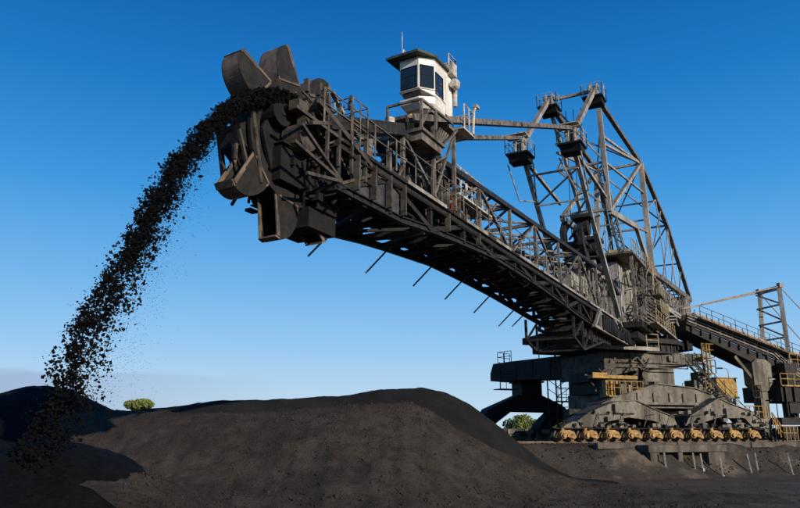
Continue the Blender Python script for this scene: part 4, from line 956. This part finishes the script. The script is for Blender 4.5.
m = MB(QP); rail_run(m, [(12.9, -1.6, 4.0), (13.9, -1.6, 4.0)], step=.4, r=.03); m.box((12.9, -1.7, 3.9), (13.9, -.8, 4.0)); part(m, 'side_landing', 'boom', TC)

# yard conveyor between the rails
YC = thing('yard_conveyor', QP(0, 3.5, 2.3), 'long low dark yard conveyor running behind the bogies along the track', 'conveyor')
m = MB(QP)
for v in (2.6, 4.6): m.beam((-70, v, 3.35), (80, v, 3.35), .15, .3)
m.box((-70, 2.9, 3.45), (80, 4.3, 3.5)); m.box((-70, 2.9, 2.95), (80, 4.3, 2.98))
part(m, 'conveyor_frame', 'boom', YC)
m = MB(QP)
for k in range(75): m.box((-69 + k * 2.0, 2.5, 2.3), (-68.75 + k * 2.0, 4.7, 3.25))
part(m, 'support_post', 'concrete', YC)
m = MB(QP)
for k in range(60): m.box((-40 + k * 1.7, 2.45, 3.05), (-39.2 + k * 1.7, 2.5, 3.42))
part(m, 'guard_panel', 'base', YC)

# concrete culvert wall in the berm
CW = thing('retaining_wall', QP(-3, -10.4, 0), 'stained concrete wall below the bogies with two dark square openings', 'wall')
m = MB(QP)
for k in range(16): m.box((-10 + k * 2.4, -8.9 + .04 * (k % 3), 2.0), (-7.64 + k * 2.4, -8.3, 2.40 + .02 * (k % 2)))
part(m, 'coping', 'concrete', CW)
m = MB(QP)
m.box((-6.6, -10.2, 1.75), (.6, -8.4, 2.25));
m.box((-6.4, -10.1, .1), (-5.6, -8.8, 1.75)); m.box((-3.9, -10.1, .1), (-3.5, -9.0, 1.75)); m.box((-1.1, -10.1, .1), (.4, -8.8, 1.75))
m.hull8([QP(*p) for p in ((-5.0, -10.3, .1), (-3.9, -10.3, .1), (-3.9, -9.2, .1), (-5.0, -9.2, .1), (-4.2, -10.1, .9), (-3.9, -10.1, 1.2), (-3.9, -9.2, 1.5), (-4.2, -9.2, 1.2))])
part(m, 'wall_face', 'concrete', CW)
m = MB(QP); m.box((-5.6, -9.2, .1), (-1.1, -9.0, 1.75)); part(m, 'culvert_shade_sheet', 'dark', CW)  # back sheet painted dark for the shade inside the openings
posts = [(-5.55, -11.15, .9, 1.9), (-2.95, -11.15, .8, 1.85), (-.9, -11.6, .4, 1.6), (1.7, -11.8, .35, 1.75), (2.7, -11.4, .6, 1.8), (5.7, -11.8, .35, 1.7), (9.4, -11.6, .5, 1.75), (-2.3, -11.2, .9, 1.8)]
lab = ['white post against the left jamb of the first culvert opening', 'white post inside the second culvert opening', 'white marker post just right of the culvert wall', 'leaning white marker post, left one of the close pair below the bogies', 'thin upright white post, right one of the close pair below the bogies', 'leaning white marker post below the foot of the machine stairs', 'white marker post farthest right below the tripper car', 'short white post at the right jamb of the second culvert opening']
for (u, v, z0, z1), lb in zip(posts, lab):
    m = MB(QP); v += .5; m.beam((u, v, z0 - .5), (u - (.22 if 'leaning' in lb else .02), v + .1, z1 - .15), .09); m.box((u - .08, v - .08, z0 - .5), (u + .08, v + .08, z0 - .3))
    tag(m.build('marker_post', 'post'), lb, 'post', 'white posts along the berm')

# street lamps behind
for u, v, top, lb, s in ((19.2, 7.5, 10.0, 'tall lamp post directly above the yellow cabinet, leftmost of the three', -1), (19.9, 4.5, 8.6, 'lamp post right of the yellow cabinet with a bent arm, middle of the three', -1), (23.4, 5.5, 7.0, 'lowest lamp post, left of the tripper support column', -1)):
    t = thing('street_lamp', QP(u, v, 2.3), lb, 'lamp post', 'lamp posts behind the machine')
    m = MB(QP); m.tube((u, v, 2.3), (u, v, top - .3), .06, .045); m.path([(u, v, top - .3), (u - .15, v, top - .05), (u - .9, v, top)], .035); m.build('lamp_post', 'mast', t)
    m = MB(QP); m.prism([(u - 1.5, top - .06), (u - .85, top - .08), (u - .85, top + .07), (u - 1.4, top + .05)], v - .16, v + .16, lambda p, q, w: QP(p, w, q)); m.build('lamp_head', 'boom', t)

# ================================================================== TREES
def tree(x, y, h, r, lab, n=2600, ls=.22, seed=1, squash=.6):
    rr = random.Random(seed)
    t = thing('tree', (x, y, 0), lab, 'tree', 'trees beyond the coal yard')
    m = MB(); m.tube(Vector((x, y, 0)), Vector((x, y, h * .5)), .28, .2)
    cl = []
    for k in range(16):
        a = rr.uniform(0, 2 * pi); q = r * sqrt(rr.random()) * .8; c = Vector((x + q * cos(a), y + q * sin(a), h - r * squash + rr.uniform(-.7, .6) * r * squash * (1 - .6 * q / r)))
        cl.append((c, rr.uniform(.28, .5) * r)); m.tube(Vector((x, y, h * .45)), c, .1, .03, n=5)
    m.build('trunk', 'bark', t)
    m = MB()
    for i in range(n):
        c, q = rr.choice(cl); d = Vector((rr.gauss(0, 1), rr.gauss(0, 1), rr.gauss(0, 1))).normalized() * q * rr.random() ** .4; d.z *= .6
        p = c + d; a = Vector((rr.gauss(0, 1), rr.gauss(0, 1), rr.gauss(0, 1))).normalized(); b_ = a.orthogonal().normalized(); k = len(m.v); e = ls * rr.uniform(.6, 1.4)
        m.v += [p - a * e, p + b_ * e * .5, p + a * e, p - b_ * e * .5]; m.f.append((k, k + 1, k + 2, k + 3))
    m.build('crown', 'leaf', t); return t
tree(-39.6, 110, 8.5, 2.2, 'broad green tree just above the stockpile crest left of centre', seed=3, n=5000)
tree(-45.8, 108, 7.3, 1.6, 'small tree top peeking out behind the falling coal', seed=4, n=2500)
tree(17.0, 100, 6.2, 3.2, 'bushy green tree seen under the left end of the balancing leg', seed=5, n=7000, ls=.2, squash=.8)
tree(22.4, 101, 6.3, 3.0, 'bushy green tree seen under the right end of the balancing leg', seed=6, n=7000, ls=.2, squash=.8)

# ================================================================== FALLING COAL
import itertools
def chunk(m, p, r, rr):
    k = len(m.v); ax = [Vector((rr.gauss(0, 1), rr.gauss(0, 1), rr.gauss(0, 1))).normalized() for _ in range(2)]
    x = ax[0]; y = x.cross(ax[1]).normalized(); z = x.cross(y)
    a, b, c = r * rr.uniform(.8, 1.5), r * rr.uniform(.55, 1.0), r * rr.uniform(.4, .85)
    m.v += [p + x * a, p + y * b + z * c * .3, p - x * a * rr.uniform(.6, 1), p - y * b, p + z * c, p - z * c + x * a * .3]
    for f in ((0, 1, 4), (1, 2, 4), (2, 3, 4), (3, 0, 4), (1, 0, 5), (2, 1, 5), (3, 2, 5), (0, 3, 5)): m.f.append(tuple(k + i for i in f))
rs = random.Random(11); m = MB()
for i in range(46000):
    tau = 1.46 * rs.random() ** 0.8
    j = rs.random()
    v = 4.80 - abs(rs.gauss(0, .16)) if j < .78 else 4.7 - rs.random() * .6
    v += .07 * sin(tau * 23 + 2 * sin(tau * 9))
    t = .42 + rs.gauss(0, .12 + .10 * tau)
    s = 51.6 + v * tau; z = 12.5 - .5 * 9.81 * tau * tau + rs.gauss(0, .06) + rs.uniform(-.30, 0) * (1 if tau < .35 else .6)
    cl = noise.noise(Vector((s * 2.6, t * 3.4, z * 2.6)))
    if tau > .3 and cl < -.20 + .25 * (tau - .3) and rs.random() < .75: continue
    r = min(.062, .0145 * exp(abs(rs.gauss(0, .62)))) * (1.5 if tau < .45 else 1.0)
    chunk(m, BP(s, t, z), r, rs)
for i in range(15000):     # fine grit trailing on the slow side
    tau = 1.46 * rs.random(); v = 4.6 - abs(rs.gauss(0, .42)); s = 51.6 + v * tau; z = 12.4 - .5 * 9.81 * tau * tau + rs.gauss(0, .12); t = .42 + rs.gauss(0, .16 + .24 * tau); q = rs.uniform(.004, .011); p = BP(s, t, z); k = len(m.v)
    m.v += [p + Vector((q, 0, 0)), p + Vector((-q, q, 0)), p + Vector((-q, -q, 0)), p + Vector((0, 0, q))]; m.f += [(k, k + 1, k + 3), (k + 1, k + 2, k + 3), (k + 2, k, k + 3), (k, k + 2, k + 1)]
for i in range(7000):      # dense ribbon leaving the belt
    tau = rs.uniform(-.32, .5); t = .42 + rs.gauss(0, .17); s = 51.6 + 4.7 * tau; z = 12.48 - (.5 * 9.81 * tau * tau if tau > 0 else .1 * tau * tau) + rs.uniform(-.2, .1) * (1 - .3 * abs(tau)); chunk(m, BP(s, t, z), rs.uniform(.025, .085), rs)
tag(m.build('falling_coal', 'coal'), 'black stream of coal lumps arcing down from the boom head', 'coal stream', kind='stuff')
# loose lumps lying on the heaps
m = MB()
for hf, (x0, x1, y0, y1), n, rmax in ((hA, (-22, 12, 28, 36.5), 9000, .09), (hC1, (-4.9, -1, 9.5, 15), 2500, .045), (lambda x, y: .05, (3, 40, 24, 46), 1500, .09)):
    for i in range(n):
        x, y = rs.uniform(x0, x1), rs.uniform(y0, y1); z = hf(x, y)
        if z < -.1: continue
        chunk(m, Vector((x, y, z + .01)), min(rmax, .022 * exp(abs(rs.gauss(0, .55)))), rs)
for i in range(5000):
    u = rs.uniform(-16, 20); v = rs.uniform(-11.2, -6.6); z = interp(prof, v); chunk(m, QP(u, v, z + .03), min(.12, .02 * exp(abs(rs.gauss(0, .7)))), rs)
for i in range(1500):
    x = rs.uniform(-14, 14); y = rs.uniform(27, 33); z = hA(x, y)
    if z < .9: chunk(m, Vector((x, y, max(z, 0.02) + .02)), min(.16, .04 * exp(abs(rs.gauss(0, .5)))), rs)
tag(m.build('loose_coal_lumps', 'heap'), 'scattered coal lumps lying on the heaps and yard', 'coal lumps', kind='stuff')
